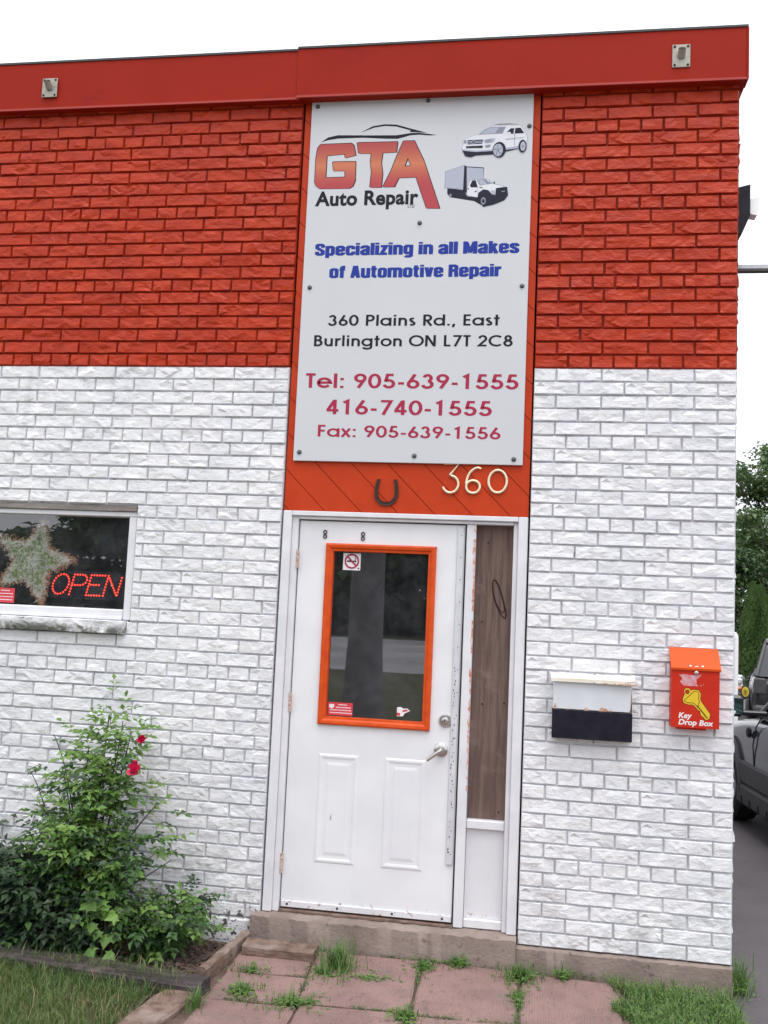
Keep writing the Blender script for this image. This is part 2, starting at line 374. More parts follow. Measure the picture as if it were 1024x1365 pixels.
def brick_geo(w, h, seed, nx, nz, back=.03):
    r = random.Random(seed)
    seeds = [(r.uniform(-w/2, w/2), r.uniform(-h/2, h/2), r.uniform(.008, .0135), r.uniform(-.045, .045), r.uniform(-.13, .07)) for _ in range(max(3, int(w/.035)))]
    inset = .0038
    xs = [-w/2, -w/2+inset] + [-w/2+inset+(w-2*inset)*k/(nx) for k in range(1, nx)] + [w/2-inset, w/2]
    zs = [-h/2, -h/2+inset] + [-h/2+inset+(h-2*inset)*k/(nz) for k in range(1, nz)] + [h/2-inset, h/2]
    V = []; F = []; cx, cz = len(xs), len(zs)
    for i, x in enumerate(xs):
        for j, z in enumerate(zs):
            ed = (i in (0, cx-1)) + (j in (0, cz-1))
            inner = not ed
            jx = x + (r.uniform(-.006, .006) if 1 < i < cx-2 else 0); jz = z + (r.uniform(-.004, .004) if 1 < j < cz-2 else 0)
            if i in (0, cx-1): jx += r.uniform(-.0012, .0012)
            if j in (0, cz-1): jz += r.uniform(-.0012, .0012)
            s = min(seeds, key=lambda q: ((jx-q[0])*.6)**2 + (jz-q[1])**2)
            hh = s[2] + s[3]*(jx-s[0]) + s[4]*(jz-s[1]) + r.uniform(-.0015, .0015)
            hh = max(.006, min(.017, hh))
            if not inner: hh = .001 + r.uniform(0, .0025)
            V.append((jx, -hh, jz))
    for i in range(cx-1):
        for j in range(cz-1):
            a, b, c, d = i*cz+j, (i+1)*cz+j, (i+1)*cz+j+1, i*cz+j+1
            F += [(a, b, c), (a, c, d)] if r.random() < .5 else [(a, b, d), (b, c, d)]
    ring = [i*cz for i in range(cx)] + [(cx-1)*cz+j for j in range(1, cz)] + [i*cz+cz-1 for i in range(cx-2, -1, -1)] + [j for j in range(cz-2, 0, -1)]
    o = len(V); n = len(ring)
    for q in ring: V.append((V[q][0], back, V[q][2]))
    for k in range(n): F.append((ring[(k+1) % n], ring[k], o+k, o+(k+1) % n))
    return V, F
def cut(a, b, row):
    """interval minus the window opening"""
    z0, z1 = row*C, (row+1)*C
    out = [(a, b)]
    if z1 > WZ0 - C + .001 and z0 < WZ1 - .01:
        x1 = WX1 if row > 20 else -3.246
        out = []
        if a < WX0: out.append((a, min(b, WX0)))
        if b > x1: out.append((max(a, x1), b))
    return [(p, q) for p, q in out if q - p > .03]
bricks = []       # (x0, x1, row, wall, edge)
for row in range(NROW):
    hdr = row % 6 == 5
    if hdr: js = [0, -.5, -1.25, -1.75, -2.25, -2.75, -3.25, -3.75, -4.5]
    elif row % 2 == 0: js = [0, -1, -2, -3, -4, -4.5]
    else: js = [0, -.5, -1.5, -2.5, -3.5, -4.5]
    js = [max(XRL, min(XR-.006, q*MOD)) for q in js]
    for a, b in zip(js[1:], js[:-1]): bricks.append((a, b, row, wallR))
    if hdr: x = AJ - .21*MOD; st = MOD/2
    elif row % 2 == 0: x = AJ; st = MOD
    else: x = AJ - .5*MOD; st = MOD
    e = [XLR]
    while x > XL0: e.append(x); x -= st
    e.append(XL0)
    for a, b in zip(e[1:], e[:-1]):
        for p, q in cut(a, b, row): bricks.append((p, q, row, wallL))
camp = Vector((-1.0142, -5.0444, 1.6722))
def show(b):
    p = Vector(((b[0]+b[1])/2, 0, (b[2]+.5)*C)) - camp
    if b[0] < -4.05: return 0
    return (b[1]-b[0])*C/p.dot(fwd)**2
order = sorted(range(len(bricks)), key=lambda i: -show(bricks[i]))
single = set(order[:300])
cache = {}
JT = .0072
stuff = {wallL.name: [MB(), wallL], wallR.name: [MB(), wallR]}
for i, (x0, x1, row, wl) in enumerate(bricks):
    red = row >= 41; wd = x1 - x0 - (JT if x0 > XL0 else 0); h = C - JT
    cx, cz = (x0+x1)/2, (row+.5)*C + rnd.uniform(-.0012, .0012)
    if i in single:
        key = (round(wd, 3), red, rnd.randrange(9))
        if key not in cache:
            V, F = brick_geo(wd, h, hash(key[0]*1000) + key[2]*77 + red, max(2, int(wd/.026)), 3)
            mb = MB(); mb.add(V, F); cache[key] = mb.mesh('brick', 'br' if red else 'bw')
        o = bpy.data.objects.new('brick', cache[key]); col.objects.link(o); o.parent = wl; o.location = (cx + rnd.uniform(-.0012, .0012), rnd.uniform(-.002, .001), cz)
    else:
        V, F = brick_geo(wd, h, i*13+5, max(2, int(wd/.026)), 3); dy = rnd.uniform(-.002, .001)
        stuff[wl.name][0].add([(x+cx, y+dy, z+cz) for x, y, z in V], F, 1 if red else 0)
for mb, wl in stuff.values():
    if mb.v: tag(mb.build('bricks', ['bw', 'br'], wl, norm=False), kind='stuff')
# right-hand return wall (seen only from the side) with its own split-face courses
m = MB(); m.box(-.22, XR-.024, .201, 8.4, 0, ZP, 0); m.box(-.22, XR-.024, .201, 8.4, ZP, 4.6, 1)
wallS = m.build('wall', ['mw', 'mr'], bld)
mb = MB()
for row in range(NROW):
    y = .001; k = 0
    while y < 8.3:
        ln = MOD if (row % 6 != 5) else MOD/2
        if k == 0: ln = MOD/2 if row % 2 == 0 else MOD
        V, F = brick_geo(ln-JT, C-JT, row*97+k*7, 3 if k < 3 else 2, 2, .035)
        bul = 1.7
        P = []
        for x, yy, z in V:
            d = -yy
            P.append((XR-.022 + d*bul, y + ln/2 + x - JT/2, (row+.5)*C + z))
        mb.add(P, F, 1 if row >= 41 else 0); y += ln; k += 1
tag(mb.build('bricks', ['bw', 'br'], wallS), kind='stuff')
# remaining shell, roof and floor
m = MB()
m.box(XL0, XL0+.2, .201, 8.4, -.3, 4.6); m.box(XL0, -.02, 8.4, 8.6, -.3, 4.6)
m.build('wall', 'inwall', bld)
m = MB(); m.box(XL0+.2, -.22, .201, 8.4, -.05, .035); m.build('floor', 'infloor', bld)
m = MB(); m.box(XL0+.01, -.03, .0, 8.59, 4.601, 4.72); m.build('roof', 'clad', bld)
m = MB()   # inside: ceiling and the back partition
m.box(XL0+.2, -.22, .21, 8.39, 2.7, 2.75); m.box(XL0+.2, -.22, 3.2, 3.25, .036, 2.699)
m.build('partition', 'inwall', bld)
# concrete foundation and doorstep
def rough_strip(name, x0, x1, yf, z0, z1, yb, mats, parent, nx=60, amp=.005, seed=1, slope=None):
    r = random.Random(seed); b = MB(); P = []
    for i in range(nx+1):
        x = x0 + (x1-x0)*i/nx
        zz = z0 if slope is None else z0 + slope*(i/nx)
        for (y, z, a) in ((yb, z1, 0), (yf+.012, z1+r.uniform(-.3, .3)*amp, .6), (yf, z1-.012+r.uniform(-1, 1)*amp*.6, 1), (yf, (z1+zz)/2, 1), (yf-.003, zz, 1)):
            P.append((x, y + r.uniform(-1, 1)*amp*a*.22, z))
    F = []
    for i in range(nx):
        for j in range(4): F.append((i*5+j, (i+1)*5+j, (i+1)*5+j+1, i*5+j+1))
    F += [tuple(range(5)), tuple(nx*5+j for j in range(5))]
    b.add(P, F); return b.build(name, mats, parent, smooth=True)
rough_strip('foundation', XRL-.002, -.022, -.022, -.32, -.004, .2, 'concrete', bld, seed=3)
rough_strip('foundation', XL0, XLR-.045, -.012, -.32, -.004, .2, 'bw', bld, seed=4)
rough_strip('doorstep', XLR-.043, XRL-.004, -.045, -.32, .036, .2, 'concrete', bld, seed=5, amp=.008)
# fascia
def fasc(x0, x1, yf, z0, z1, cap):
    b = MB(); b.box(x0, x1, yf, .02, z0, z1, 0, .003)
    b.box(x0+.002, x1-.002, yf-.005, yf+.004, z0-.004, z0+.008, 1)
    b.box(x0-.001, x1+.002, yf-.006, .03, z1-.002, z1+.010, 2)
    if cap: b.box(x1-.004, x1+.005, yf-.006, .02, z0, z1-.003, 0); b.box(XR+.002, x1, .021, 8.6, z0, z1, 0)
    return b.build('fascia', ['fascia', 'fedge', 'clad'], bld)
fasc(XL0-.05, -2.405, -.064, 4.478, 4.765, False)
fasc(-2.425, .004, -.072, 4.484, 4.772, True)

# diagonal orange boarding above the door
PX0, PX1, PZ0, PZ1 = XLR + .006, XRL - .006, 2.158, 4.50
def clip(poly, a, b, c):      # keep a*x+b*z<=c
    out = []
    for i in range(len(poly)):
        p, q = poly[i], poly[(i+1) % len(poly)]
        dp, dq = a*p[0]+b*p[1]-c, a*q[0]+b*q[1]-c
        if dp <= 0: out.append(p)
        if (dp < 0 < dq) or (dq < 0 < dp):
            t = dp/(dp-dq); out.append((p[0]+(q[0]-p[0])*t, p[1]+(q[1]-p[1])*t))
    return out
panel = MB(); panel.box(PX0, PX1, .030, .2, PZ0, PZ1)
panel = panel.build('door_surround', 'orange', bld)
s2 = math.sqrt(.5); wB = .142
k0 = int((PX0+PZ0)*s2/wB) - 1
for k in range(k0, k0+40):
    rect = [(PX0, PZ0), (PX1, PZ0), (PX1, PZ1), (PX0, PZ1)]
    pl = clip(rect, s2, s2, (k+1)*wB-.0016)
    if len(pl) > 2: pl = clip(pl, -s2, -s2, -(k*wB+.0016))
    if len(pl) > 2:
        b = MB(); b.prism_y(pl, .014 + rnd.uniform(-.001, .001), .029); b.build('board', 'orange', panel)

# ------------------------------------------------------------------ door frame, door and sidelight
fr = MB()
fr.box(-2.386, -2.338, .004, .16, .038, 2.156, 0, .004); fr.box(-2.337, -2.303, .024, .16, .038, 2.129, 0, .002)
fr.box(-1.112, -1.0615, .004, .16, .038, 2.156, 0, .004); fr.box(-1.136, -1.113, .030, .16, .038, 2.129, 0, .002)
fr.box(-2.337, -1.113, .004, .16, 2.130, 2.156, 0, .003); fr.box(-2.302, -1.137, .022, .16, 2.113, 2.129, 0, .002)
frame = fr.build('door_frame', 'white', bld)
b = MB(); b.box(-1.383, -1.334, .030, .16, .040, 2.112, 0, .003); mull = b.build('mullion', 'white', frame)
b = MB()      # flaking paint along the mullion edge
r = random.Random(11); z = .7
while z < 2.1:
    h = r.uniform(.01, .05); wch = r.uniform(.003, .010) if z < 1.8 else r.uniform(.006, .014)
    if r.random() < .75: b.add([(-1.3365-wch, .0295, z), (-1.333, .0295, z-.004), (-1.333, .0295, z+h), (-1.3365-wch*r.uniform(.3, 1), .0295, z+h*.9)], [(0,1,2,3)])
    z += h
tag(b.build('paint_flake', 'chip', mull), kind='stuff')
b = MB(); b.box(-1.332, -1.137, .088, .11, .58, 2.111)
ply = b.build('sidelight_board', 'plyw', frame)
b = MB()      # knot in the plywood: concentric irregular ovals
for rr_, ww in ((1., .5), (.86, .0)):
    pts = []
    for i in range(22):
        a = 2*math.pi*i/22; e = rr_*(1+.06*math.sin(3*a+rr_*5))
        u, v = math.cos(a)*.022*e, math.sin(a)*.105*e + (.012 if rr_ < 1 else 0)
        pts.append((-1.205+u*.95-v*.30, .0868, 1.725+v*.95+u*.30))
    b.tube(pts, .0022*(1+ww), 4, 0, closed=True)
b.build('knot', 'iron', ply)
b = MB()
for x, z in ((-1.27, 2.02), (-1.29, 1.60), (-1.275, 1.17), (-1.16, 1.18), (-1.17, .62)): b.lathe([(.0055, 0), (.0055, .003)], (x, .0855, z), 'y', 8); b.disc_y(x, z, .0855, .0055, .0055, 8)
tag(b.build('nail', 'iron', ply), kind='stuff')
b = MB(); b.box(-1.333, -1.137, .045, .13, .535, .579, 0, .004); b.build('rail', 'white', frame)
b = MB(); b.box(-1.332, -1.138, .070, .10, .085, .534, 0); b.build('lower_panel', 'kick', frame)
b = MB(); b.box(-1.333, -1.137, .045, .13, .040, .084, 0, .004); b.build('rail', 'rusty', frame)
b = MB(); b.box(-2.302, -1.384, .105, .16, .040, 2.112); b.build('rebate', 'dark', frame) if False else None
b = MB(); b.box(-2.300, -1.385, .022, .15, .037, .050, 0, .002); b.build('threshold', 'timber2', frame)
# door leaf
DX0, DX1, DZ0, DZ1, DY = -2.297, -1.392, .058, 2.106, .045
GX0, GX1, GZ0, GZ1 = -2.110, -1.568, 1.050, 1.955
b = MB()
b.box(DX0, GX0, DY, .09, DZ0, DZ1); b.box(GX1, DX1, DY, .09, DZ0, DZ1)
b.box(GX0, GX1, DY, .09, GZ1, DZ1); b.box(GX0, GX1, DY, .09, DZ0, GZ0)
door = b.build('door', 'door', bld)
def rect_loft(bb, x0, x1, z0, z1, prof, y, mi=0, fill=True):
    V = []; F = []
    for off, hgt in prof:
        V += [(x0+off, y-hgt, z0+off), (x1-off, y-hgt, z0+off), (x1-off, y-hgt, z1-off), (x0+off, y-hgt, z1-off)]
    for i in range(len(prof)-1):
        for j in range(4): F.append((i*4+j, i*4+(j+1) % 4, (i+1)*4+(j+1) % 4, (i+1)*4+j))
    if fill: k = len(prof)-1; F.append((k*4, k*4+1, k*4+2, k*4+3))
    bb.add(V, F, mi)
for x0, x1 in ((-2.13, -1.912), (-1.772, -1.553)):
    b = MB(); rect_loft(b, x0, x1, .298, .864, [(0, 0), (.008, .0035), (.016, .004), (.028, .0008), (.042, .0005), (.058, .003)], DY)
    b.build('raised_panel', 'door', door)
b = MB()
rect_loft(b, -2.146, -1.541, 1.016, 1.988, [(0, 0), (.002, .016), (.010, .020), (.024, .018), (.032, .010), (.042, .009), (.044, -.02)], DY, fill=False)
b.build('glazing_frame', 'trim', door)
b = MB(); b.box(GX0, GX1, .064, .068, GZ0, GZ1); b.build('glass', 'glass', door)
for z in (1.895, 1.125, .285):
    b = MB(); b.lathe([(0, -.05), (.008, -.05), (.008, -.017), (.0065, -.016), (.0065, -.014), (.008, -.013), (.008, .013), (.0065, .014), (.0065, .016), (.008, .017), (.008, .05), (0, .05)], (-2.300, .026, z), 'z', 10)
    b.box(-2.306, -2.294, .030, .046, z-.045, z+.045); b.build('hinge', 'hingem', door, smooth=True)
b = MB(); b.box(-2.292, -1.394, .036, .0445, .060, .092, 0, .002); b.build('door_sweep', 'kick', door)
b = MB()
for x in (-2.26, -1.99, -1.70, -1.44): b.lathe([(.006, 0), (.006, .003)], (x, .0335, .076), 'y', 8); b.disc_y(x, .076, .0335, .006, .006, 8)
tag(b.build('screw', 'iron', door), kind='stuff')
b = MB(); b.box(-1.432, -1.3975, .034, .0445, .345, 2.098, 0, .003); lg = b.build('latch_guard', 'guard', door)
b = MB(); b.box(-1.3915, -1.3838, .040, .06, .06, 2.1); b.build('weather_gap', 'dark', door)
b = MB()
r = random.Random(4)
for i in range(15):
    z = .4 + i*.118; x = -1.407 + r.uniform(-.004, .004)
    b.disc_y(x, z, .0335, .003, .003, 7)
for i in range(34):
    z = r.uniform(.36, 1.35); x = -1.426 + r.uniform(0, .012); q = r.uniform(.003, .010)
    b.add([(x, .0333, z), (x+.004, .0333, z+q*.3), (x+.003, .0333, z+q*1.6), (x-.001, .0333, z+q)], [(0,1,2,3)])
tag(b.build('screw', 'dark', lg), kind='stuff')
b = MB(); b.lathe([(0.034, 0), (.034, -.006), (.029, -.012), (.020, -.013), (.018, -.020), (.014, -.022), (0, -.022)], (-1.462, DY, 1.075), 'y', 28)
db = b.build('deadbolt', 'steel', door, smooth=True)
b = MB(); b.box(-1.4635, -1.4605, DY-.0235, DY-.0215, 1.067, 1.083); b.build('keyhole', 'dark', db)
b = MB(); b.lathe([(.036, 0), (.036, -.008), (.030, -.014), (.014, -.016), (.012, -.045), (0, -.046)], (-1.478, DY, .925), 'y', 28)
b.tube([(-1.474, DY-.045, .927), (-1.49, DY-.052, .917), (-1.52, DY-.052, .893), (-1.545, DY-.050, .874)], [.011, .0105, .0095, .009], 10)
b.build('lever_handle', 'steel', door, smooth=True)
for x, z in ((-2.155, 2.035), (-1.945, 2.030)):
    b = MB()
    for dz in (.012, -.012): b.tube([(x+math.cos(a*.7)*.009, DY-.004, z+dz+math.sin(a*.7)*.010) for a in range(9)], .003, 6, closed=True)
    b.build('hook', 'iron', door)
b = MB(); b.prism_y([(-2.052, .520), (-2.046, .523), (-2.044, .540), (-2.047, .556), (-2.051, .545), (-2.054, .532)], DY-.0042, DY-.003); b.build('scuff', 'galv', door)
# stickers on the door glass
GY = .0638
st = MB(); x0, z0 = -2.052, 1.845; st.box(x0, x0+.096, GY-.001, GY, z0, z0+.092, 0)
c_, zc = x0+.048, z0+.049
st.tube([(c_+math.cos(a*math.pi/14)*.036, GY-.0022, zc+math.sin(a*math.pi/14)*.036) for a in range(28)], .0045, 5, 1, closed=True)
st.add([(c_-.026, GY-.0034, zc+.020), (c_-.020, GY-.0034, zc+.026), (c_+.026, GY-.0034, zc-.020), (c_+.020, GY-.0034, zc-.026)], [(0,1,2,3)], 1)
st.box(c_-.026, c_+.012, GY-.0022, GY-.001, zc-.005, zc+.004, 2); st.box(c_+.014, c_+.024, GY-.0022, GY-.001, zc-.005, zc+.004, 2)
st.tube([(c_+.016, GY-.0018, zc+.006), (c_+.024, GY-.0018, zc+.012), (c_+.014, GY-.0018, zc+.017), (c_+.020, GY-.0018, zc+.024)], .0015, 5, 2)
st.box(x0+.082, x0+.09, GY-.0016, GY-.001, z0+.006, z0+.014, 2)
tag(st.build('no_smoking_sticker', ['paper', 'crim', 'ink']), 'square white no smoking sticker at the top of the door glass', 'sticker')
def red_sticker(x, z, wd, ht, y, label):
    b = MB(); b.box(x, x+wd, y-.001, y, z, z+ht, 0)
    b.poly_y([(x+.04*wd+.0, z+.85*ht), (x+.25*wd, z+.85*ht), (x+.25*wd, z+.62*ht), (x+.145*wd, z+.48*ht), (x+.04*wd, z+.62*ht)], y-.0016, 1)
    r = random.Random(int(-x*100))
    for k, (a0, a1) in enumerate(((.42, .80), (.32, .95), (.08, .95), (.08, .95))):
        zz = z + ht*(.84-.21*k); q = x + a0*wd
        while q < x+a1*wd-.004:
            l = r.uniform(.003, .008); b.add([(q, y-.0016, zz-.0035), (q+l, y-.0016, zz-.0035), (q+l, y-.0016, zz+.0015), (q, y-.0016, zz+.0015)], [(0,1,2,3)], 1); q += l+.0018
    return tag(b.build('warning_sticker', ['redst', 'paper']), label, 'sticker')
red_sticker(-2.097, 1.066, .135, .068, GY, 'red and white warning sticker in the lower left corner of the door glass')
b = MB(); b.prism_y([(-1.722, 1.080), (-1.690, 1.082), (-1.680, 1.098), (-1.652, 1.112), (-1.668, 1.124), (-1.69, 1.122), (-1.70, 1.130), (-1.722, 1.128)], GY-.001, GY, 0)
b.poly_y([(-1.722, 1.084), (-1.706, 1.084), (-1.703, 1.098), (-1.722, 1.100)], GY-.0016, 1); b.poly_y([(-1.692, 1.104), (-1.66, 1.112), (-1.672, 1.119), (-1.692, 1.114)], GY-.0016, 1)
tag(b.build('torn_sticker', ['paper', 'redst']), 'torn pink and white sticker scrap at the lower right of the door glass', 'sticker')

# ------------------------------------------------------------------ window
b = MB()
b.box(WX0, WX1-.002, -.004, .14, 2.122, 2.156, 1, .003)
b.box(WX0, WX1-.003, .010, .14, 2.094, 2.121, 0, .003)
b.box(-3.276, WX1-.004, .012, .14, 1.517, 2.093, 0, .004); b.box(WX0, -4.81, .012, .14, 1.517, 2.093, 0, .004)
b.box(-4.809, -3.277, .004, .14, 1.517, 1.574, 0, .006)
b.box(-4.809, -3.277, -.006, .004, 1.517, 1.533, 0, .002)
win = b.build('window', ['white', 'greywood'], bld)
b = MB(); b.box(-4.809, -3.277, .050, .054, 1.575, 2.093); b.build('pane', 'glass', win)
def sillmat():
    m, nt, bs_ = start('mossy_stone_sill'); p = worldpos(nt); s = sepz(nt, p)
    lowf = mth(nt, 'MULTIPLY', ramp(nt, noise(nt, p, 13, 5, .65), .36, .56), ramp(nt, s[2], 1.508, 1.455))
    c = mixc(nt, lowf, (.72, .72, .74), (.10, .105, .085))
    c = mixc(nt, ramp(nt, noise(nt, p, 22, 5, .7), .60, .68), c, (.16, .165, .14))
    nt.links.new(c, bs_.inputs['Base Color']); bs_.inputs['Roughness'].default_value = .85
    bump(nt, bs_, noise(nt, p, 60, 6, .6), .006); return m
M['sill'] = sillmat()
b = MB(); V, F = brick_geo(1.70, .074, 91, 56, 4, .10); b.add([(x-4.095, y*1.6-.030, z+1.477) for x, y, z in V], F); b.build('sill', 'sill', win)
red_sticker(-4.10, 1.583, .145, .083, .049, 'red and white warning sticker in the lower corner of the shop window')

# LED open sign
LX, LZ0, LH = -3.768, 1.645, .115
osn = empty('open_sign', (-3.55, .10, 1.64), label='red LED dot sign reading OPEN inside the shop window', cat='sign')
def arc(cx, cy, rx, ry, a0, a1, n=16): return [(cx+rx*math.cos(R(a0+(a1-a0)*i/n)), cy+ry*math.sin(R(a0+(a1-a0)*i/n))) for i in range(n+1)]
LED = {'O': (0, [arc(.44, .5, .42, .5, 0, 360, 26)]), 'P': (1.03, [[(0, 0), (0, 1), (.45, 1)] + arc(.45, .74, .28, .26, 90, -90, 8) + [(0, .48)]]),
       'E': (1.92, [[(.72, 0), (0, 0), (0, 1), (.72, 1)], [(.1, .52), (.62, .52)]]), 'N': (2.82, [[(0, 0), (0, 1), (.72, 0), (.72, 1)]])}
for ch, (ox, strokes) in LED.items():
    b = MB(); step = .0165
    for s in strokes:
        acc = 0.; last = None
        for i in range(len(s)-1):
            p, q = Vector(s[i]), Vector(s[i+1]); L = (q-p).length*LH; t = 0
            d = acc
            while d <= L:
                u = p + (q-p)*(d/L if L else 0)
                X = (ox + u.x + .24*u.y)*LH; Z = u.y*LH
                o_ = (LX + .55 - .55 + X - (-3.55) , 0, LZ0 + Z - 1.64)
                rr = .0066
                x, y, z = o_
                b.add([(x-rr, 0, z), (x, 0, z-rr), (x+rr, 0, z), (x, 0, z+rr), (x, -rr, z), (x, rr, z)], [(0,1,4),(1,2,4),(2,3,4),(3,0,4),(1,0,5),(2,1,5),(3,2,5),(0,3,5)])
                d += step
            acc = d - L
    b.build('letter', 'led', osn)
b = MB(); b.box(-.235, .225, .006, .022, -.02, .14, 0, .003); b.build('backing_board', 'black', osn)
# tinsel star
stc = Vector((-3.875, .095, 1.825))
tips = [(-3.825, 2.070), (-3.622, 1.842), (-3.806, 1.582), (-4.085, 1.680), (-4.100, 1.962)]
star = empty('star_decoration', tuple(stc), label='silver and green tinsel star with copper edge hanging in the shop window', cat='decoration')
def starpts(sx):
    P = []
    for i in range(5):
        t = Vector(tips[i]) - Vector((stc.x, stc.z)); t2 = Vector(tips[(i+1) % 5]) - Vector((stc.x, stc.z))
        P.append(t*sx); P.append((t+t2)*.5*.56*sx)
    return P
def tinsel(sx, n, mats_, size, seed, dy):
    r = random.Random(seed); b = MB(); P = starpts(sx)
    for _ in range(n):
        i = r.randrange(10); p = P[i].lerp(P[(i+1) % 10], r.random()) + Vector((r.gauss(0, .009), r.gauss(0, .009)))
        a = r.uniform(0, 6.28); l = size*r.uniform(.5, 1.3); wd = .0035
        dx, dz = math.cos(a)*l, math.sin(a)*l; y = dy + r.uniform(-.012, .012); y2 = y + r.uniform(-.012, .012)
        b.add([(p.x-dz*wd/l, y, p.y+dx*wd/l), (p.x+dz*wd/l, y, p.y-dx*wd/l), (p.x+dx, y2, p.y+dz)], [(0,1,2)], r.randrange(len(mats_)))
    return b.build('tinsel', mats_, star, norm=False)
M['t_cop'] = leafmat('copper_tinsel', (.70, .36, .20), (.60, .30, .16), 30, .5); M['t_cop2'] = leafmat('gold_tinsel', (.70, .55, .28), (.6, .45, .22), 30, .5)
M['t_sil'] = leafmat('silver_tinsel', (.95, .94, .88), (.84, .85, .80), 30, .5); M['t_sil2'] = leafmat('pale_tinsel', (.92, .90, .80), (.80, .80, .72), 30, .5)
M['t_grn'] = leafmat('green_tinsel', (.42, .56, .25), (.36, .48, .22), 30, .5); M['t_grn2'] = leafmat('olive_tinsel', (.55, .60, .28), (.48, .50, .24), 30, .5)
tinsel(1.0, 1500, ['t_cop', 't_cop', 't_cop2'], .020, 1, 0.)
for sx, n, mm in ((.88, 900, ['t_sil', 't_sil2']), (.80, 900, ['t_sil', 't_sil2', 't_sil']), (.68, 900, ['t_grn', 't_grn2', 't_sil2']), (.56, 800, ['t_grn', 't_grn2', 't_sil']), (.42, 600, ['t_sil', 't_sil2', 't_grn']), (.28, 400, ['t_sil', 't_grn2', 't_sil2']), (.12, 250, ['t_sil', 't_sil2'])):
    tinsel(sx, n, mm, .024, int(sx*100), -.006)
b = MB(); P = starpts(.9); b.add([(p.x, .02, p.y) for p in P] + [(0, .02, 0)], [(i, (i+1) % 10, 10) for i in range(10)]); b.build('star_frame', 't_grn', star)

# =================================================================== LETTERING
def ribbon(mb, pts, wd, y, mi=0, closed=False):
    n = len(pts); P = [Vector(p) for p in pts]; L = []; Rr = []
    for i in range(n):
        a = P[i-1] if (i > 0 or closed) else None; c = P[(i+1) % n] if (i < n-1 or closed) else None
        d1 = (P[i]-a).normalized() if a is not None and (P[i]-a).length > 1e-9 else None
        d2 = (c-P[i]).normalized() if c is not None and (c-P[i]).length > 1e-9 else None
        if d1 is None: d1 = d2
        if d2 is None: d2 = d1
        n1 = Vector((-d1.y, d1.x)); n2 = Vector((-d2.y, d2.x)); nn = n1+n2
        nn = nn.normalized() if nn.length > 1e-6 else n1
        k = min(2.2, 1/max(.35, nn.dot(n1)))
        L.append(P[i]+nn*wd/2*k); Rr.append(P[i]-nn*wd/2*k)
    V = [(p.x, y, p.y) for p in L] + [(p.x, y, p.y) for p in Rr]
    F = [(i, i+1, n+i+1, n+i) for i in range(n-1)]
    if closed: F.append((n-1, 0, n, 2*n-1))
    mb.add(V, F, mi)
XH = .72; q = .078
def G_(adv, *strokes): return adv, strokes
bowl = arc(.36, .36, .285, .285, 0, 360, 24)
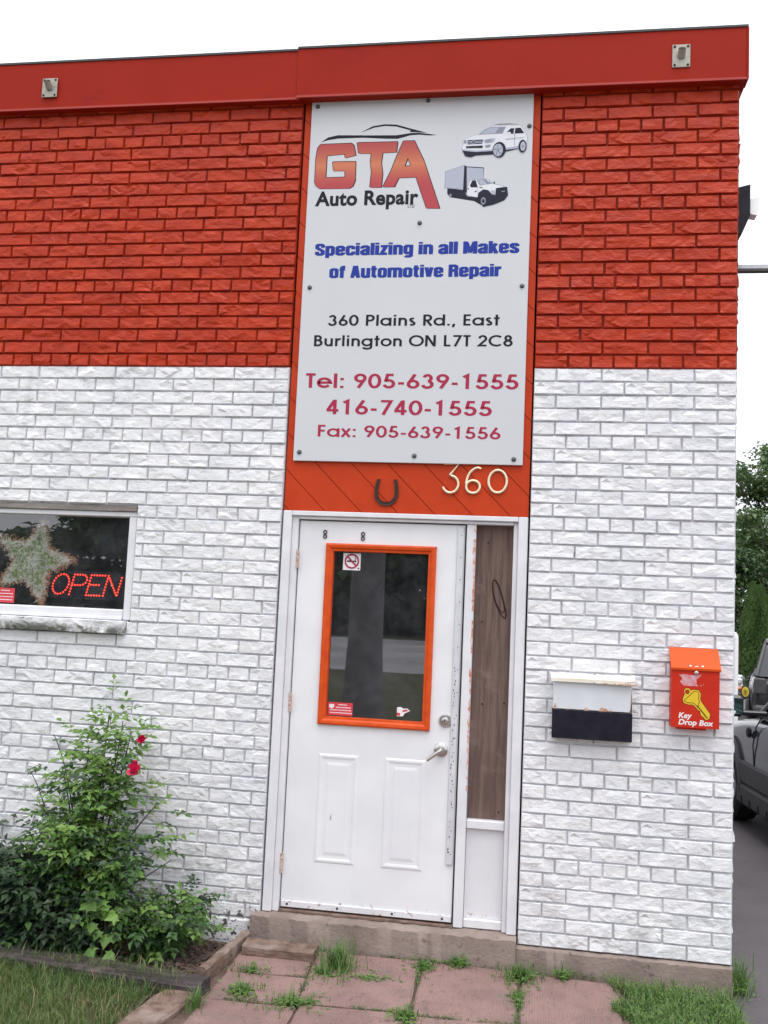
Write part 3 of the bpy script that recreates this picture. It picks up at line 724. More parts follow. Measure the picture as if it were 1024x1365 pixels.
GL = {
 '0': G_(.64, arc(.32, .5, .235, .425, 0, 360, 26)), '1': G_(.64, [(.14, .80), (.335, .925), (.335, 0)]),
 '2': G_(.64, arc(.32, .69, .205, .235, 175, -30, 14) + [(.10, q), (.57, q)]),
 '3': G_(.64, arc(.30, .715, .165, .205, 165, -80, 14), arc(.30, .29, .215, .215, 80, -170, 16)),
 '4': G_(.64, [(.42, 0), (.42, 1.0)], [(.39, .93), (.10, .30)], [(.04, .27), (.60, .27)]),
 '5': G_(.64, [(.52, .925), (.235, .925), (.165, .53)] + arc(.31, .315, .22, .24, 122, -165, 16)),
 '6': G_(.64, arc(.32, .30, .22, .222, 0, 360, 22), [(.125, .40), (.40, .97)]),
 '7': G_(.64, [(.08, .925), (.54, .925), (.20, 0)]),
 '8': G_(.64, arc(.32, .73, .16, .19, 0, 360, 20), arc(.32, .29, .215, .215, 0, 360, 22)),
 '9': G_(.64, arc(.32, .70, .22, .222, 0, 360, 22), [(.515, .60), (.24, .03)]),
 '-': G_(.40, [(.06, .35), (.34, .35)]), '.': G_(.28, [(.14, 0), (.14, .155)]), ',': G_(.28, [(.17, .16), (.09, -.14)]),
 ':': G_(.28, [(.14, 0), (.14, .155)], [(.14, .54), (.14, .695)]), ' ': G_(.32),
 'P': G_(.62, [(.13, 0), (.13, 1)], [(.13, .925), (.30, .925)] + arc(.32, .70, .215, .225, 90, -90, 12) + [(.13, .475)]),
 'R': G_(.66, [(.13, 0), (.13, 1)], [(.13, .925), (.30, .925)] + arc(.32, .70, .215, .225, 90, -90, 12) + [(.13, .475)], [(.28, .475), (.57, 0)]),
 'B': G_(.64, [(.13, 0), (.13, 1)], [(.13, .925), (.28, .925)] + arc(.30, .735, .18, .19, 90, -90, 12) + [(.13, .545)], [(.30, .535)] + arc(.32, .307, .22, .229, 90, -90, 12) + [(.13, .078)]),
 'E': G_(.56, [(.50, q), (.13, q), (.13, .925), (.50, .925)], [(.14, .51), (.47, .51)]), 'F': G_(.54, [(.13, 0), (.13, .925), (.48, .925)], [(.14, .51), (.45, .51)]),
 'L': G_(.52, [(.13, 1), (.13, q), (.48, q)]), 'T': G_(.52, [(.26, 0), (.26, .92)], [(.03, .925), (.49, .925)]),
 'N': G_(.78, [(.13, 0), (.13, 1)], [(.16, .94), (.62, .06)], [(.65, 0), (.65, 1)]), 'O': G_(.94, arc(.47, .5, .405, .425, 0, 360, 30)), 'C': G_(.86, arc(.50, .5, .42, .425, 48, 312, 26)),
 'a': G_(.76, bowl, [(.645, 0), (.645, XH)]), 'd': G_(.76, bowl, [(.645, 0), (.645, 1)]),
 'g': G_(.76, bowl, [(.645, XH), (.645, -.06)] + arc(.38, -.06, .265, .16, 0, -165, 12)),
 'o': G_(.72, bowl), 'e': G_(.72, [(.07, .365), (.65, .365)] + arc(.36, .36, .285, .285, 4, 322, 22)),
 'l': G_(.26, [(.13, 0), (.13, 1)]), 'i': G_(.26, [(.13, 0), (.13, XH)], [(.13, .83), (.13, .98)]),
 'n': G_(.66, [(.13, 0), (.13, XH)], [(.13, .36)] + arc(.33, .42, .20, .225, 170, 0, 12) + [(.53, 0)]),
 'u': G_(.66, [(.53, XH), (.53, 0)], [(.13, XH), (.13, .30)] + arc(.33, .30, .20, .225, 180, 350, 12)),
 'r': G_(.42, [(.13, 0), (.13, XH)], arc(.36, .40, .23, .25, 165, 75, 8)), 't': G_(.40, [(.20, 0), (.20, .96)], [(.03, .65), (.38, .65)]),
 's': G_(.46, arc(.23, .53, .12, .118, 40, 265, 12) + arc(.23, .20, .135, .13, 88, -150, 12)),
 'x': G_(.58, [(.06, 0), (.51, XH)], [(.06, XH), (.51, 0)]),
}

GI = {
 'S': G_(.49, [(.39,.66),(.39,.84),(.33,.90),(.16,.90),(.10,.84),(.10,.64),(.39,.38),(.39,.16),(.33,.10),(.16,.10),(.10,.16),(.10,.34)]),
 's': G_(.46, [(.36,.54),(.36,.66),(.31,.71),(.15,.71),(.10,.66),(.10,.53),(.36,.29),(.36,.14),(.31,.09),(.15,.09),(.10,.14),(.10,.27)]),
 'p': G_(.48, [(.10,-.20),(.10,.80)], [(.10,.60),(.17,.71),(.32,.71),(.38,.64),(.38,.16),(.32,.09),(.17,.09),(.10,.18)]),
 'a': G_(.48, [(.10,.54),(.10,.65),(.16,.71),(.32,.71),(.38,.65),(.38,0)], [(.37,.44),(.18,.38),(.10,.30),(.10,.15),(.16,.09),(.29,.09),(.37,.18)]),
 'e': G_(.48, [(.38,.36),(.38,.65),(.32,.71),(.16,.71),(.10,.65),(.10,.15),(.16,.09),(.32,.09),(.38,.15),(.38,.25)], [(.11,.40),(.38,.40)]),
 'c': G_(.47, [(.38,.49),(.38,.65),(.32,.71),(.16,.71),(.10,.65),(.10,.15),(.16,.09),(.32,.09),(.38,.15),(.38,.32)]),
 'o': G_(.48, [(.38,.65),(.32,.71),(.16,.71),(.10,.65),(.10,.15),(.16,.09),(.32,.09),(.38,.15),(.38,.65)]),
 'i': G_(.20, [(.10,0),(.10,.80)], [(.10,.87),(.10,1.01)]), 'l': G_(.20, [(.10,0),(.10,1)]),
 'z': G_(.40, [(.04,.71),(.31,.71),(.09,.09),(.37,.09)]),
 'n': G_(.48, [(.10,0),(.10,.80)], [(.10,.60),(.17,.71),(.32,.71),(.38,.65),(.38,0)]),
 'm': G_(.76, [(.10,0),(.10,.80)], [(.10,.60),(.17,.71),(.32,.71),(.38,.65),(.38,0)], [(.38,.60),(.45,.71),(.60,.71),(.66,.65),(.66,0)]),
 'u': G_(.48, [(.38,.80),(.38,0)], [(.10,.80),(.10,.15),(.16,.09),(.31,.09),(.38,.20)]),
 'g': G_(.48, [(.38,.80),(.38,-.09),(.32,-.15),(.16,-.15),(.10,-.10)], [(.38,.60),(.31,.71),(.16,.71),(.10,.64),(.10,.20),(.16,.13),(.31,.13),(.38,.22)]),
 'k': G_(.46, [(.10,0),(.10,1)], [(.14,.38),(.36,.80)], [(.22,.50),(.38,0)]),
 'f': G_(.32, [(.14,0),(.14,.85),(.20,.91),(.31,.91)], [(.01,.71),(.30,.71)]), 't': G_(.32, [(.14,.97),(.14,.15),(.20,.09),(.30,.09)], [(.01,.71),(.30,.71)]),
 'A': G_(.52, [(.10,0),(.235,.99)], [(.42,0),(.285,.99)], [(.17,.27),(.35,.27)]),
 'M': G_(.68, [(.10,0),(.10,1)], [(.58,0),(.58,1)], [(.15,.92),(.34,.08)], [(.53,.92),(.34,.08)]),
 'v': G_(.44, [(.09,.80),(.205,.03)], [(.35,.80),(.235,.03)]), ' ': G_(.20),
 'R': G_(.50, [(.10,0),(.10,1)], [(.10,.90),(.32,.90),(.39,.83),(.39,.60),(.32,.52),(.10,.52)], [(.30,.52),(.38,.44),(.40,0)]),
 'r': G_(.36, [(.10,0),(.10,.80)], [(.11,.56),(.18,.69),(.34,.70)]),
}
def stroke_text(txt, x0, x1, base, cap, y, mats, parent, wt=.155, name='lettering', track=.045, GL=GL):
    tot = sum(GL[c][0]+track for c in txt); sx = (x1-x0)/tot; sz = cap-base
    mb = MB(); x = 0.; L = 0
    for c in txt:
        adv, strokes = GL[c]
        for k, s in enumerate(strokes):
            cl = (Vector(s[0])-Vector(s[-1])).length < 1e-4
            tm = MB(); ribbon(tm, [(x+p[0], p[1]) for p in (s[:-1] if cl else s)], wt, y - .0004*k, 0, cl)
            mb.add([(x0+v[0]*sx, v[1], base+v[2]*sz) for v in tm.v], tm.f)
        x += adv+track
    return mb.build(name, mats, parent, norm=False)
def font_text(txt, x0, x1, base, cap, y, mats, parent, off=.0, shear=0., name='lettering', capref='M', space=1.):
    cu = bpy.data.curves.new('t', 'FONT'); cu.body = txt; cu.size = 1.; cu.offset = off; cu.shear = shear; cu.space_character = space; cu.resolution_u = 4
    o = bpy.data.objects.new('t', cu); col.objects.link(o)
    cr = bpy.data.curves.new('c', 'FONT'); cr.body = capref; cr.size = 1.; cr.offset = off; oc = bpy.data.objects.new('c', cr); col.objects.link(oc)
    dg = bpy.context.evaluated_depsgraph_get(); dg.update()
    me = bpy.data.meshes.new_from_object(o.evaluated_get(dg)); mc = bpy.data.meshes.new_from_object(oc.evaluated_get(dg))
    H = max(v.co.y for v in mc.vertices); L0 = min(v.co.x for v in me.vertices); L1 = max(v.co.x for v in me.vertices)
    sx = (x1-x0)/(L1-L0); sz = (cap-base)/H
    V = [(x0+(v.co.x-L0)*sx, y, base+v.co.y*sz) for v in me.vertices]; F = [tuple(p.vertices) for p in me.polygons]
    mb = MB(); mb.add(V, F)
    for ob in (o, oc): bpy.data.objects.remove(ob)
    bpy.data.curves.remove(cu); bpy.data.curves.remove(cr); bpy.data.meshes.remove(me); bpy.data.meshes.remove(mc)
    return mb.build(name, mats, parent, norm=False)

# ------------------------------------------------------------------ main sign board
SX0, SX1, SZ0, SZ1, SY = -2.345, -1.100, 2.43, 4.496, -.006
b = MB(); b.box(SX0, SX1, SY, .0115, SZ0, SZ1, 0, .0015)
sign = tag(b.build('sign_board', 'sign'), 'tall white sign board for an auto repair shop above the door', 'sign')
stroke_text('360 Plains Rd., East', -2.190, -1.240, 3.185, 3.247, SY-.0008, 'ink', sign, .16)
stroke_text('Burlington ON L7T 2C8', -2.266, -1.166, 3.070, 3.132, SY-.0008, 'ink', sign, .16)
stroke_text('Tel: 905-639-1555', -2.300, -1.126, 2.836, 2.917, SY-.0008, 'crim', sign, .165)
stroke_text('416-740-1555', -2.176, -1.262, 2.690, 2.771, SY-.0008, 'crim', sign, .165)
stroke_text('Fax: 905-639-1556', -2.219, -1.214, 2.565, 2.630, SY-.0008, 'crim', sign, .16)
stroke_text('Specializing in all Makes', -2.283, -1.150, 3.586, 3.655, SY-.0008, 'blue', sign, .205, track=.030, GL=GI)
stroke_text('of Automotive Repair', -2.195, -1.240, 3.457, 3.526, SY-.0008, 'blue', sign, .205, track=.030, GL=GI)
font_text('Auto Repair', -2.298, -1.714, 3.876, 3.958, SY-.0008, 'ink', sign, .034, space=1.04)
font_text('LTD', -1.771, -1.734, 3.853, 3.871, SY-.0008, 'ink', sign, .004)
def gtamat():
    m, nt, bs_ = start('red_orange_fade_print'); p = worldpos(nt); s = sepz(nt, p)
    n = node(nt, 'ShaderNodeValToRGB'); e = n.color_ramp.elements
    nt.links.new(ramp(nt, s[2], 3.97, 4.245), n.inputs[0])
    e[0].position = 0; e[0].color = (.42, .035, .045, 1); e[1].position = 1; e[1].color = (.40, .045, .04, 1)
    k = e.new(.5); k.color = (.56, .17, .07, 1)
    nt.links.new(n.outputs[0], bs_.inputs['Base Color']); bs_.inputs['Roughness'].default_value = .4; return m
M['gta'] = gtamat()
gG = [(.039,1.723),(.047,1.784),(.062,1.804),(.238,1.805),(.255,1.789),(.267,1.734),(.207,1.720),(.205,1.743),(.101,1.736),(.1,1.607),(.212,1.608),(.21,1.644),(.144,1.646),(.137,1.699),(.268,1.697),(.27,1.586),(.258,1.554),(.239,1.542),(.067,1.544),(.048,1.559),(.039,1.584)]
gT = [(.272,1.807),(.501,1.805),(.496,1.745),(.419,1.743),(.414,1.687),(.424,1.622),(.42,1.543),(.356,1.545),(.361,1.632),(.352,1.697),(.356,1.741),(.283,1.744)]
gA1 = [(.534,1.808),(.595,1.807),(.652,1.692),(.713,1.522),(.751,1.415),(.678,1.417),(.656,1.479),(.613,1.597),(.581,1.663),(.563,1.711)]
gA2 = [(.534,1.808),(.563,1.711),(.546,1.662),(.581,1.663),(.613,1.597),(.516,1.595),(.494,1.544),(.429,1.545),(.471,1.637),(.499,1.717)]
gSW = [(.061,1.816),(.104,1.845),(.16,1.856),(.304,1.850),(.493,1.844),(.571,1.854),(.618,1.854),(.72,1.838),(.681,1.836),(.618,1.843),(.572,1.841),(.502,1.823),(.431,1.826),(.304,1.836),(.16,1.836),(.105,1.829)]
gRF = [(.287,1.866),(.357,1.902),(.427,1.911),(.491,1.906),(.57,1.881),(.665,1.852),(.61,1.857),(.567,1.860),(.572,1.869),(.491,1.895),(.428,1.901),(.365,1.893)]
gD = [(.150,1.6)]
def on(pts, dx=0., dz=0.): return [(SX0+x+dx, SZ0+z+dz) for x, z in pts]
b = MB()
for k, pl in enumerate((gG, gT, gA1, gA2)):
    for dx, dz, yy in ((.005, -.002, .0004), (-.004, .002, .0006), (.003, .004, .0008)): b.poly_y(on(pl, dx, dz), SY-yy-.00008*k, 0)
    b.poly_y(on(pl), SY-.0013-.0001*k, 1)
b.poly_y(on(gSW), SY-.0005, 0); b.poly_y(on(gRF), SY-.0005, 0)
b.build('logo', ['ink', 'gta'], sign, norm=False)
M['p_wh'] = mat('printed_white', (.70, .71, .75), .4); M['p_gr'] = mat('printed_grey', (.26, .28, .34), .5, spec=.2); M['p_lg'] = mat('printed_light_grey', (.42, .45, .53), .5, spec=.2); M['p_dk'] = mat('printed_dark', (.02, .021, .035), .6, spec=.2)
PM = ['p_wh', 'p_gr', 'p_dk', 'p_lg']
def ell(cx, cz, rx, rz, n=20): return [(cx+rx*math.cos(2*math.pi*i/n), cz+rz*math.sin(2*math.pi*i/n)) for i in range(n)]
def layers(name, items):
    b = MB()
    for k, (pl, mi) in enumerate(items): b.poly_y(on(pl), SY-.0004-.00012*k, mi)
    return b.build(name, PM, sign, norm=False)
body = [(.862,1.75),(.866,1.78),(.873,1.805),(.909,1.82),(.945,1.83),(.976,1.859),(1.012,1.876),(1.053,1.882),(1.115,1.882),(1.178,1.876),(1.199,1.845),(1.216,1.806),(1.214,1.779),(1.197,1.742),(1.094,1.729),(1.048,1.725),(.944,1.723),(.868,1.734)]
bo = [((x-1.04)*1.012+1.04, (z-1.80)*1.015+1.80) for x, z in body]
layers('car_picture', [
 (bo, 1), (body, 0), ([(.862,1.75),(.94,1.74),(1.04,1.745),(1.1,1.75),(1.2,1.765),(1.197,1.742),(1.094,1.729),(.944,1.723),(.868,1.734)], 3),
 ([(.948,1.83),(.981,1.858),(1.014,1.873),(1.098,1.871),(1.081,1.833)], 1), ([(.962,1.833),(.988,1.856),(1.016,1.869),(1.06,1.868),(1.04,1.836)], 3),
 ([(1.104,1.84),(1.124,1.861),(1.178,1.863),(1.199,1.831),(1.117,1.829)], 2), ([(1.140,1.829),(1.145,1.862),(1.150,1.862),(1.146,1.829)], 0), ([(1.10,1.836),(1.118,1.842),(1.128,1.834),(1.12,1.826),(1.102,1.826)], 0),
 ([(.89,1.801),(.978,1.802),(.971,1.778),(.892,1.777)], 2), ([(.892,1.794),(.975,1.795),(.974,1.791),(.892,1.790)], 3), ([(.893,1.786),(.972,1.787),(.971,1.783),(.893,1.782)], 3),
 (ell(.925,1.788,.012,.011), 3), (ell(.925,1.788,.009,.008), 2), ([(.923,1.788),(.925,1.797),(.927,1.788)], 3), ([(.917,1.783),(.925,1.790),(.933,1.783),(.925,1.787)], 3),
 ([(.982,1.800),(1.030,1.808),(1.045,1.802),(1.03,1.785),(.985,1.782)], 3), ([(.988,1.798),(1.02,1.803),(1.022,1.788),(.989,1.786)], 1), ([(.874,1.803),(.885,1.80),(.886,1.783),(.87,1.785)], 1),
 ([(.882,1.766),(.976,1.767),(.974,1.754),(.885,1.756)], 2), ([(.988,1.768),(1.02,1.772),(1.014,1.758),(.992,1.756)], 1),
 ([(.864,1.741),(.938,1.731),(1.037,1.734),(1.094,1.737),(1.187,1.748),(1.094,1.727),(1.027,1.715),(.939,1.712),(.913,1.702),(.882,1.709)], 2),
 ([(1.1,1.80),(1.2,1.808),(1.2,1.806),(1.1,1.797)], 1), ([(1.145,1.828),(1.148,1.76),(1.150,1.76),(1.148,1.828)], 1),
 (ell(1.066,1.740,.036,.045), 2), (ell(1.060,1.738,.026,.036), 3), (ell(1.060,1.738,.009,.012), 1)] +
 [([(1.060+math.cos(a)*.006, 1.738+math.sin(a)*.008), (1.060+math.cos(a+.25)*.022, 1.738+math.sin(a+.25)*.031), (1.060+math.cos(a+.75)*.022, 1.738+math.sin(a+.75)*.031)], 1) for a in (0, 1.257, 2.513, 3.77, 5.03)] +
 [(ell(1.192,1.756,.022,.036), 2), (ell(1.194,1.755,.014,.027), 3), (ell(1.194,1.755,.005,.010), 1), ([(1.02,1.880),(1.06,1.887),(1.12,1.887),(1.178,1.880),(1.12,1.884),(1.06,1.884)], 2)])
layers('truck_picture', [
 ([(.789,1.529),(.878,1.517),(.9,1.48),(.958,1.473),(.977,1.429),(.938,1.452),(.859,1.467),(.806,1.477),(.79,1.496)], 2),
 ([(.774,1.626),(.879,1.660),(.879,1.519),(.773,1.530)], 1), ([(.777,1.624),(.878,1.657),(.878,1.521),(.775,1.532)], 3),
 ([(.89,1.651),(.986,1.642),(.986,1.575),(.897,1.491)], 2), ([(.892,1.646),(.983,1.637),(.985,1.575),(.897,1.495)], 3),
 ([(.878,1.658),(.89,1.652),(.898,1.49),(.876,1.517)], 2),
 ([(.894,1.488),(.899,1.530),(.911,1.571),(.949,1.576),(.991,1.578),(1.013,1.574),(1.040,1.549),(1.104,1.532),(1.058,1.519),(1.058,1.478),(.963,1.470),(.908,1.479)], 1),
 ([(.897,1.491),(.901,1.529),(.913,1.569),(.949,1.573),(.991,1.575),(1.011,1.572),(1.038,1.547),(1.101,1.531),(1.055,1.519),(1.056,1.481),(.963,1.473),(.908,1.482)], 0),
 ([(.948,1.571),(.996,1.575),(1.036,1.548),(.966,1.539)], 1), ([(.956,1.568),(.985,1.572),(1.005,1.545),(.972,1.543)], 3), ([(.912,1.539),(.924,1.569),(.944,1.57),(.956,1.529),(.919,1.53)], 2),
 ([(.955,1.528),(.957,1.48),(.959,1.48),(.957,1.528)], 1), (ell(.905,1.522,.003,.005), 2), (ell(.946,1.506,.005,.004), 2), ([(.962,1.532),(.985,1.528),(.972,1.524)], 2),
 ([(1.055,1.522),(1.116,1.528),(1.122,1.48),(1.103,1.453),(1.047,1.43),(.991,1.418),(.975,1.435),(.957,1.473),(.962,1.5),(.987,1.517),(1.014,1.512),(1.03,1.493),(1.053,1.482)], 2),
 ([(1.026,1.508),(1.05,1.512),(1.052,1.485),(1.036,1.486)], 3), (ell(.989,1.451,.013,.021), 1), (ell(.989,1.451,.007,.012), 2), ([(1.085,1.504),(1.104,1.506),(1.103,1.50),(1.086,1.499)], 1), (ell(.808,1.487,.006,.010), 1), (ell(1.045,1.553,.004,.006), 2)])
for x, z in ((-2.311,4.459),(-1.682,4.470),(-1.119,4.301),(-1.701,3.764),(-2.303,3.404),(-1.132,3.402),(-2.312,2.477),(-1.677,2.468),(-1.147,2.460)):
    b = MB(); b.lathe([(.013, 0), (.013, -.002), (.0095, -.0022), (.0095, -.008), (.006, -.010), (0, -.0105)], (x, SY, z), 'y', 14); b.build('bolt', 'boltm', sign, smooth=True)

# ------------------------------------------------------------------ things on the wall
def socket(cx, cz, wd, ht, label):
    t = empty('flagpole_socket', (cx, -.075, cz), label=label, cat='bracket', group='sockets on the fascia')
    b = MB(); b.box(-wd/2, wd/2, -.004, .002, -ht/2, ht/2, 0, .0015); b.build('plate', 'plate', t)
    for sx in (-1, 1):
        for sz in (-1, 1):
            b = MB(); b.lathe([(.007, 0), (.006, -.004), (0, -.005)], (sx*(wd/2-.012), -.004, sz*(ht/2-.012)), 'y', 8); b.build('screw', 'iron', t)
    b = MB(); b.tube([(0, -.002, -.004), (0, -.035, .022)], [.021, .019], 16, cap=False); b.tube([(0, -.035, .022), (0, -.004, -.002)], [.014, .014], 16, cap=False); b.build('tube', 'plate', t, smooth=True)
    b = MB(); b.lathe([(.014, 0), (0, .001)], (0, -.012, .004), 'y', 12); b.build('bore', 'iron', t)
socket(-3.919, 4.603, .094, .116, 'square zinc flagpole socket on the red fascia, far from the corner')
socket(-.334, 4.623, .092, .127, 'square zinc flagpole socket on the red fascia near the building corner')
b = MB()   # horseshoe
P = []; n = 30
outer = []; inner = []
for i in range(n+1):
    t = i/n; wd_ = .0085 + .0015*math.sin(math.pi*t)
    if t < .27: u = t/.27; c_ = (-.045 - .0105*math.sin(u*1.7), .068 - .078*u); nn_ = (-1, 0)
    elif t > .73: u = (1-t)/.27; c_ = (.045 + .0105*math.sin(u*1.7), .068 - .078*u); nn_ = (1, 0)
    else: an = math.pi + (t-.27)/.46*math.pi; c_ = (math.cos(an)*.0554, -.010 + math.sin(an)*.056); nn_ = (math.cos(an), math.sin(an))
    outer.append((c_[0]+nn_[0]*wd_, c_[1]+nn_[1]*wd_)); inner.append((c_[0]-nn_[0]*wd_, c_[1]-nn_[1]*wd_))
V = []; F = []
for (ox, oz), (ix, iz) in zip(outer, inner): V += [(ox, -.006, oz), (ix, -.006, iz), (ox, .004, oz), (ix, .004, iz), ((ox+ix)/2, -.0035, (oz+iz)/2)]
for i in range(n):
    a, c = i*5, (i+1)*5
    F += [(a, c, c+4, a+4), (a+4, c+4, c+1, a+1), (a+1, c+1, c+3, a+3), (a+2, c+2, c, a)]
F += [(0, 4, 1, 3, 2), (n*5, n*5+2, n*5+3, n*5+1, n*5+4)]
b.add(V, F)
hsx = tag(b.build('horseshoe', 'iron', loc=(-1.822, .009, 2.272)), 'rusty iron horseshoe nailed up on orange boards over the door', 'horseshoe')
b = MB()
for i in range(4, n-3, 3):
    x = (outer[i][0]+inner[i][0])/2; z = (outer[i][1]+inner[i][1])/2; b.lathe([(.003, 0), (0, -.002)], (x, -.0045, z), 'y', 6)
tag(b.build('nail', 'dark', hsx), kind='stuff')
def numeral(ch, x0, x1, z0, z1, label):
    t = MB()
    for s in GL[ch][1]:
        xs = [p[0] for s2_ in GL[ch][1] for p in s2_]
        a0, a1 = min(xs), max(xs)
        pts = [(x0+(p[0]-a0)/(a1-a0)*(x1-x0), .006, z0+(p[1]-.06)/.88*(z1-z0)) for p in s]
        cl = (Vector(s[0])-Vector(s[-1])).length < 1e-4
        t.tube(pts[:-1] if cl else pts, .0068, 8, closed=cl)
    return tag(t.build('house_numeral', 'gold', smooth=True), label, 'house number', 'brass house numerals')
GL['6n'] = G_(.64, arc(.32, .28, .22, .215, 0, 360, 24), arc(.50, .36, .40, .58, 180, 95, 10) + [(.56, .90)])
GL['3n'] = G_(.64, [(.10, .95), (.50, .95), (.27, .60)] + arc(.29, .32, .21, .26, 85, -160, 16))
numeral('3n', -1.518, -1.436, 2.276, 2.430, 'brass numeral 3 tucked under the sign edge')
numeral('6n', -1.394, -1.318, 2.276, 2.414, 'brass numeral 6 between the 3 and the 0')
numeral('0', -1.276, -1.180, 2.280, 2.405, 'brass numeral 0 nearest the right brick edge above the sidelight')

# white and black mailbox
mbx = empty('mailbox', (-.718, -.02, 1.04), label='rusty white and black wall mailbox between the door and key box', cat='mailbox')
bx, by, bz = -.718, -.02, 1.04
b = MB(); b.box(-.911-bx, -.522-bx, -.052, .010, .145, .286, 0, .002); b.build('body', 'mailw', mbx)
b = MB(); b.box(-.913-bx, -.520-bx, -.058, .010, .0, .142, 0, .003); b.build('pouch', 'black', mbx)
b = MB()
r = random.Random(3)
prof = [(.004, .318), (-.035, .320), (-.066, .312), (-.072, .300), (-.072, .282), (-.069, .282), (-.068, .298), (-.03, .313), (.004, .312)]
nx = 14; V = []; F = []
for i in range(nx+1):
    x = -.925 + .413*i/nx - bx; kx = max(0, (i-9)/(nx-9))
    for j, (y, z) in enumerate(prof): V.append((x, y + (-.008*kx if j in (3, 4, 5, 6) else 0), z + (.010*kx*kx if j in (1, 2, 7) else 0) - (.004*kx if j in (4, 5) else 0)))
for i in range(nx):
    for j in range(len(prof)): F.append((i*9+j, (i+1)*9+j, (i+1)*9+(j+1) % 9, i*9+(j+1) % 9))
F += [tuple(range(9)), tuple(nx*9+j for j in range(9))]
b.add(V, F); b.build('lid', 'lidw', mbx)
b = MB(); r = random.Random(5)
for cx, wd, ht in ((-.900, .010, .030), (-.745, .022, .014), (-.663, .040, .022), (-.626, .012, .010), (-.530, .010, .018), (-.838, .014, .006), (-.79, .006, .005), (-.527, .006, .08), (-.525, .005, .12)):
    P = []
    for i in range(9): a = math.pi*i/8; P.append((cx-bx+math.cos(a)*wd*r.uniform(.7, 1.1)/1.6, .1435+math.sin(a)*ht*r.uniform(.7, 1.2)))
    b.poly_y(P, -.0528, 0)
for i in range(9):
    x = -.60+i*.011-bx; b.add([(x, -.0795-.0006*i, .281), (x+.013, -.0795-.0006*i, .280), (x+.012, -.0795-.0006*i, .283+r.uniform(.001, .008)), (x+.002, -.0795-.0006*i, .284)], [(0,1,2,3)])
b.add([(-.575-bx, -.0815, .290), (-.515-bx, -.0815, .300), (-.514-bx, -.0815, .308), (-.516-bx, -.0815, .304)], [(0,1,2,3)])
tag(b.build('rust_patch', 'rust', mbx, norm=False), kind='stuff')

# red key drop box
KX, KZ, KY = -.336, 1.132, -.090
kbx = empty('key_drop_box', (KX, -.01, KZ), label='red metal key drop box with yellow key print by the building corner', cat='drop box')
b = MB(); b.prism_x([(-.080, 0), (-.080, .283), (-.002, .372), (-.002, 0)], 0, .228, 0); b.build('body', 'kbody', kbx)
b = MB(); b.prism_x([(-.088, .280), (-.084, .278), (-.0855, .287), (.002, .383), (-.002, .386), (-.090, .290)], -.004, .233, 0); fl_ = b.build('flap', 'kflap', kbx)
b = MB()
for x in (.088, .114, .122, .146):
    b.add([(x-.005, -.0886, .299), (x+.005, -.0886, .299), (x+.005, -.0846, .305), (x-.005, -.0846, .305)], [(0,1,2,3)]) if x in (.088, .146) else b.add([(x-.004, -.0886, .299), (x+.003, -.0886, .299), (x+.003, -.0866, .302), (x-.004, -.0866, .302)], [(0,1,2,3)])
b.build('print', 'paper', fl_, norm=False)
b = MB(); b.lathe([(.010, 0), (.010, -.006), (.007, -.008), (0, -.008)], (.117, -.080, .268), 'y', 16); b.build('lock', 'steel', kbx, smooth=True)
f0 = -.0806
kk = [(.065,.164),(.061,.18),(.071,.19),(.084,.189),(.09,.179),(.105,.184),(.128,.182),(.138,.166),(.135,.141),(.14,.129),(.183,.07),(.179,.05),(.166,.043),(.153,.058),(.147,.060),(.141,.071),(.139,.085),(.128,.090),(.11,.110),(.102,.115),(.08,.114),(.06,.121),(.056,.136)]
cxk, czk = sum(p[0] for p in kk)/len(kk), sum(p[1] for p in kk)/len(kk)
b = MB()
def off_poly(pl, d):
    out = []; n = len(pl)
    for i in range(n):
        p0, p1, p2 = Vector(pl[i-1]), Vector(pl[i]), Vector(pl[(i+1) % n]); t = (p2-p0).normalized(); nn = Vector((-t.y, t.x)); out.append(tuple(p1+nn*d))
    return out
b.poly_y(off_poly(kk, .0042), f0, 1); b.poly_y(off_poly(kk, .0018), f0-.0004, 0)
b.poly_y(off_poly(kk[5:10]+kk[17:], -.005), f0-.0007, 1); b.poly_y(off_poly(kk[5:10]+kk[17:], -.008), f0-.001, 0)
b.poly_y(ell(.075, .174, .0105, .0105), f0-.0012, 1); b.poly_y(ell(.075, .174, .008, .008), f0-.0014, 2)
b.poly_y([(.118,.112),(.124,.112),(.174,.052),(.169,.050)], f0-.0012, 1)
b.build('key_print', ['kyel', 'ink', 'kbody'], kbx, norm=False)
font_text('Key', .035, .099, .046, .073, f0, 'paper', kbx, .028, .18)
font_text('Drop Box', .035, .201, .014, .040, f0, 'paper', kbx, .028, .18)
b = MB(); r = random.Random(9)
P = [(.033,.256),(.060,.259),(.10,.256),(.143,.260),(.128,.244),(.118,.236),(.120,.212),(.128,.204),(.10,.203),(.058,.203),(.048,.213),(.040,.222),(.052,.238),(.045,.246)]
b.poly_y(P, f0, 0); b.poly_y(ell(.140, .207, .003, .003, 7), f0, 0); b.poly_y(ell(.152, .213, .002, .002, 7), f0, 0); b.build('tape_residue', 'tape', kbx, norm=False)
b = MB(); b.box(.03, .17, -.06, -.004, -.012, -.0005, 0, .002); b.build('base_lip', 'kbody', kbx)

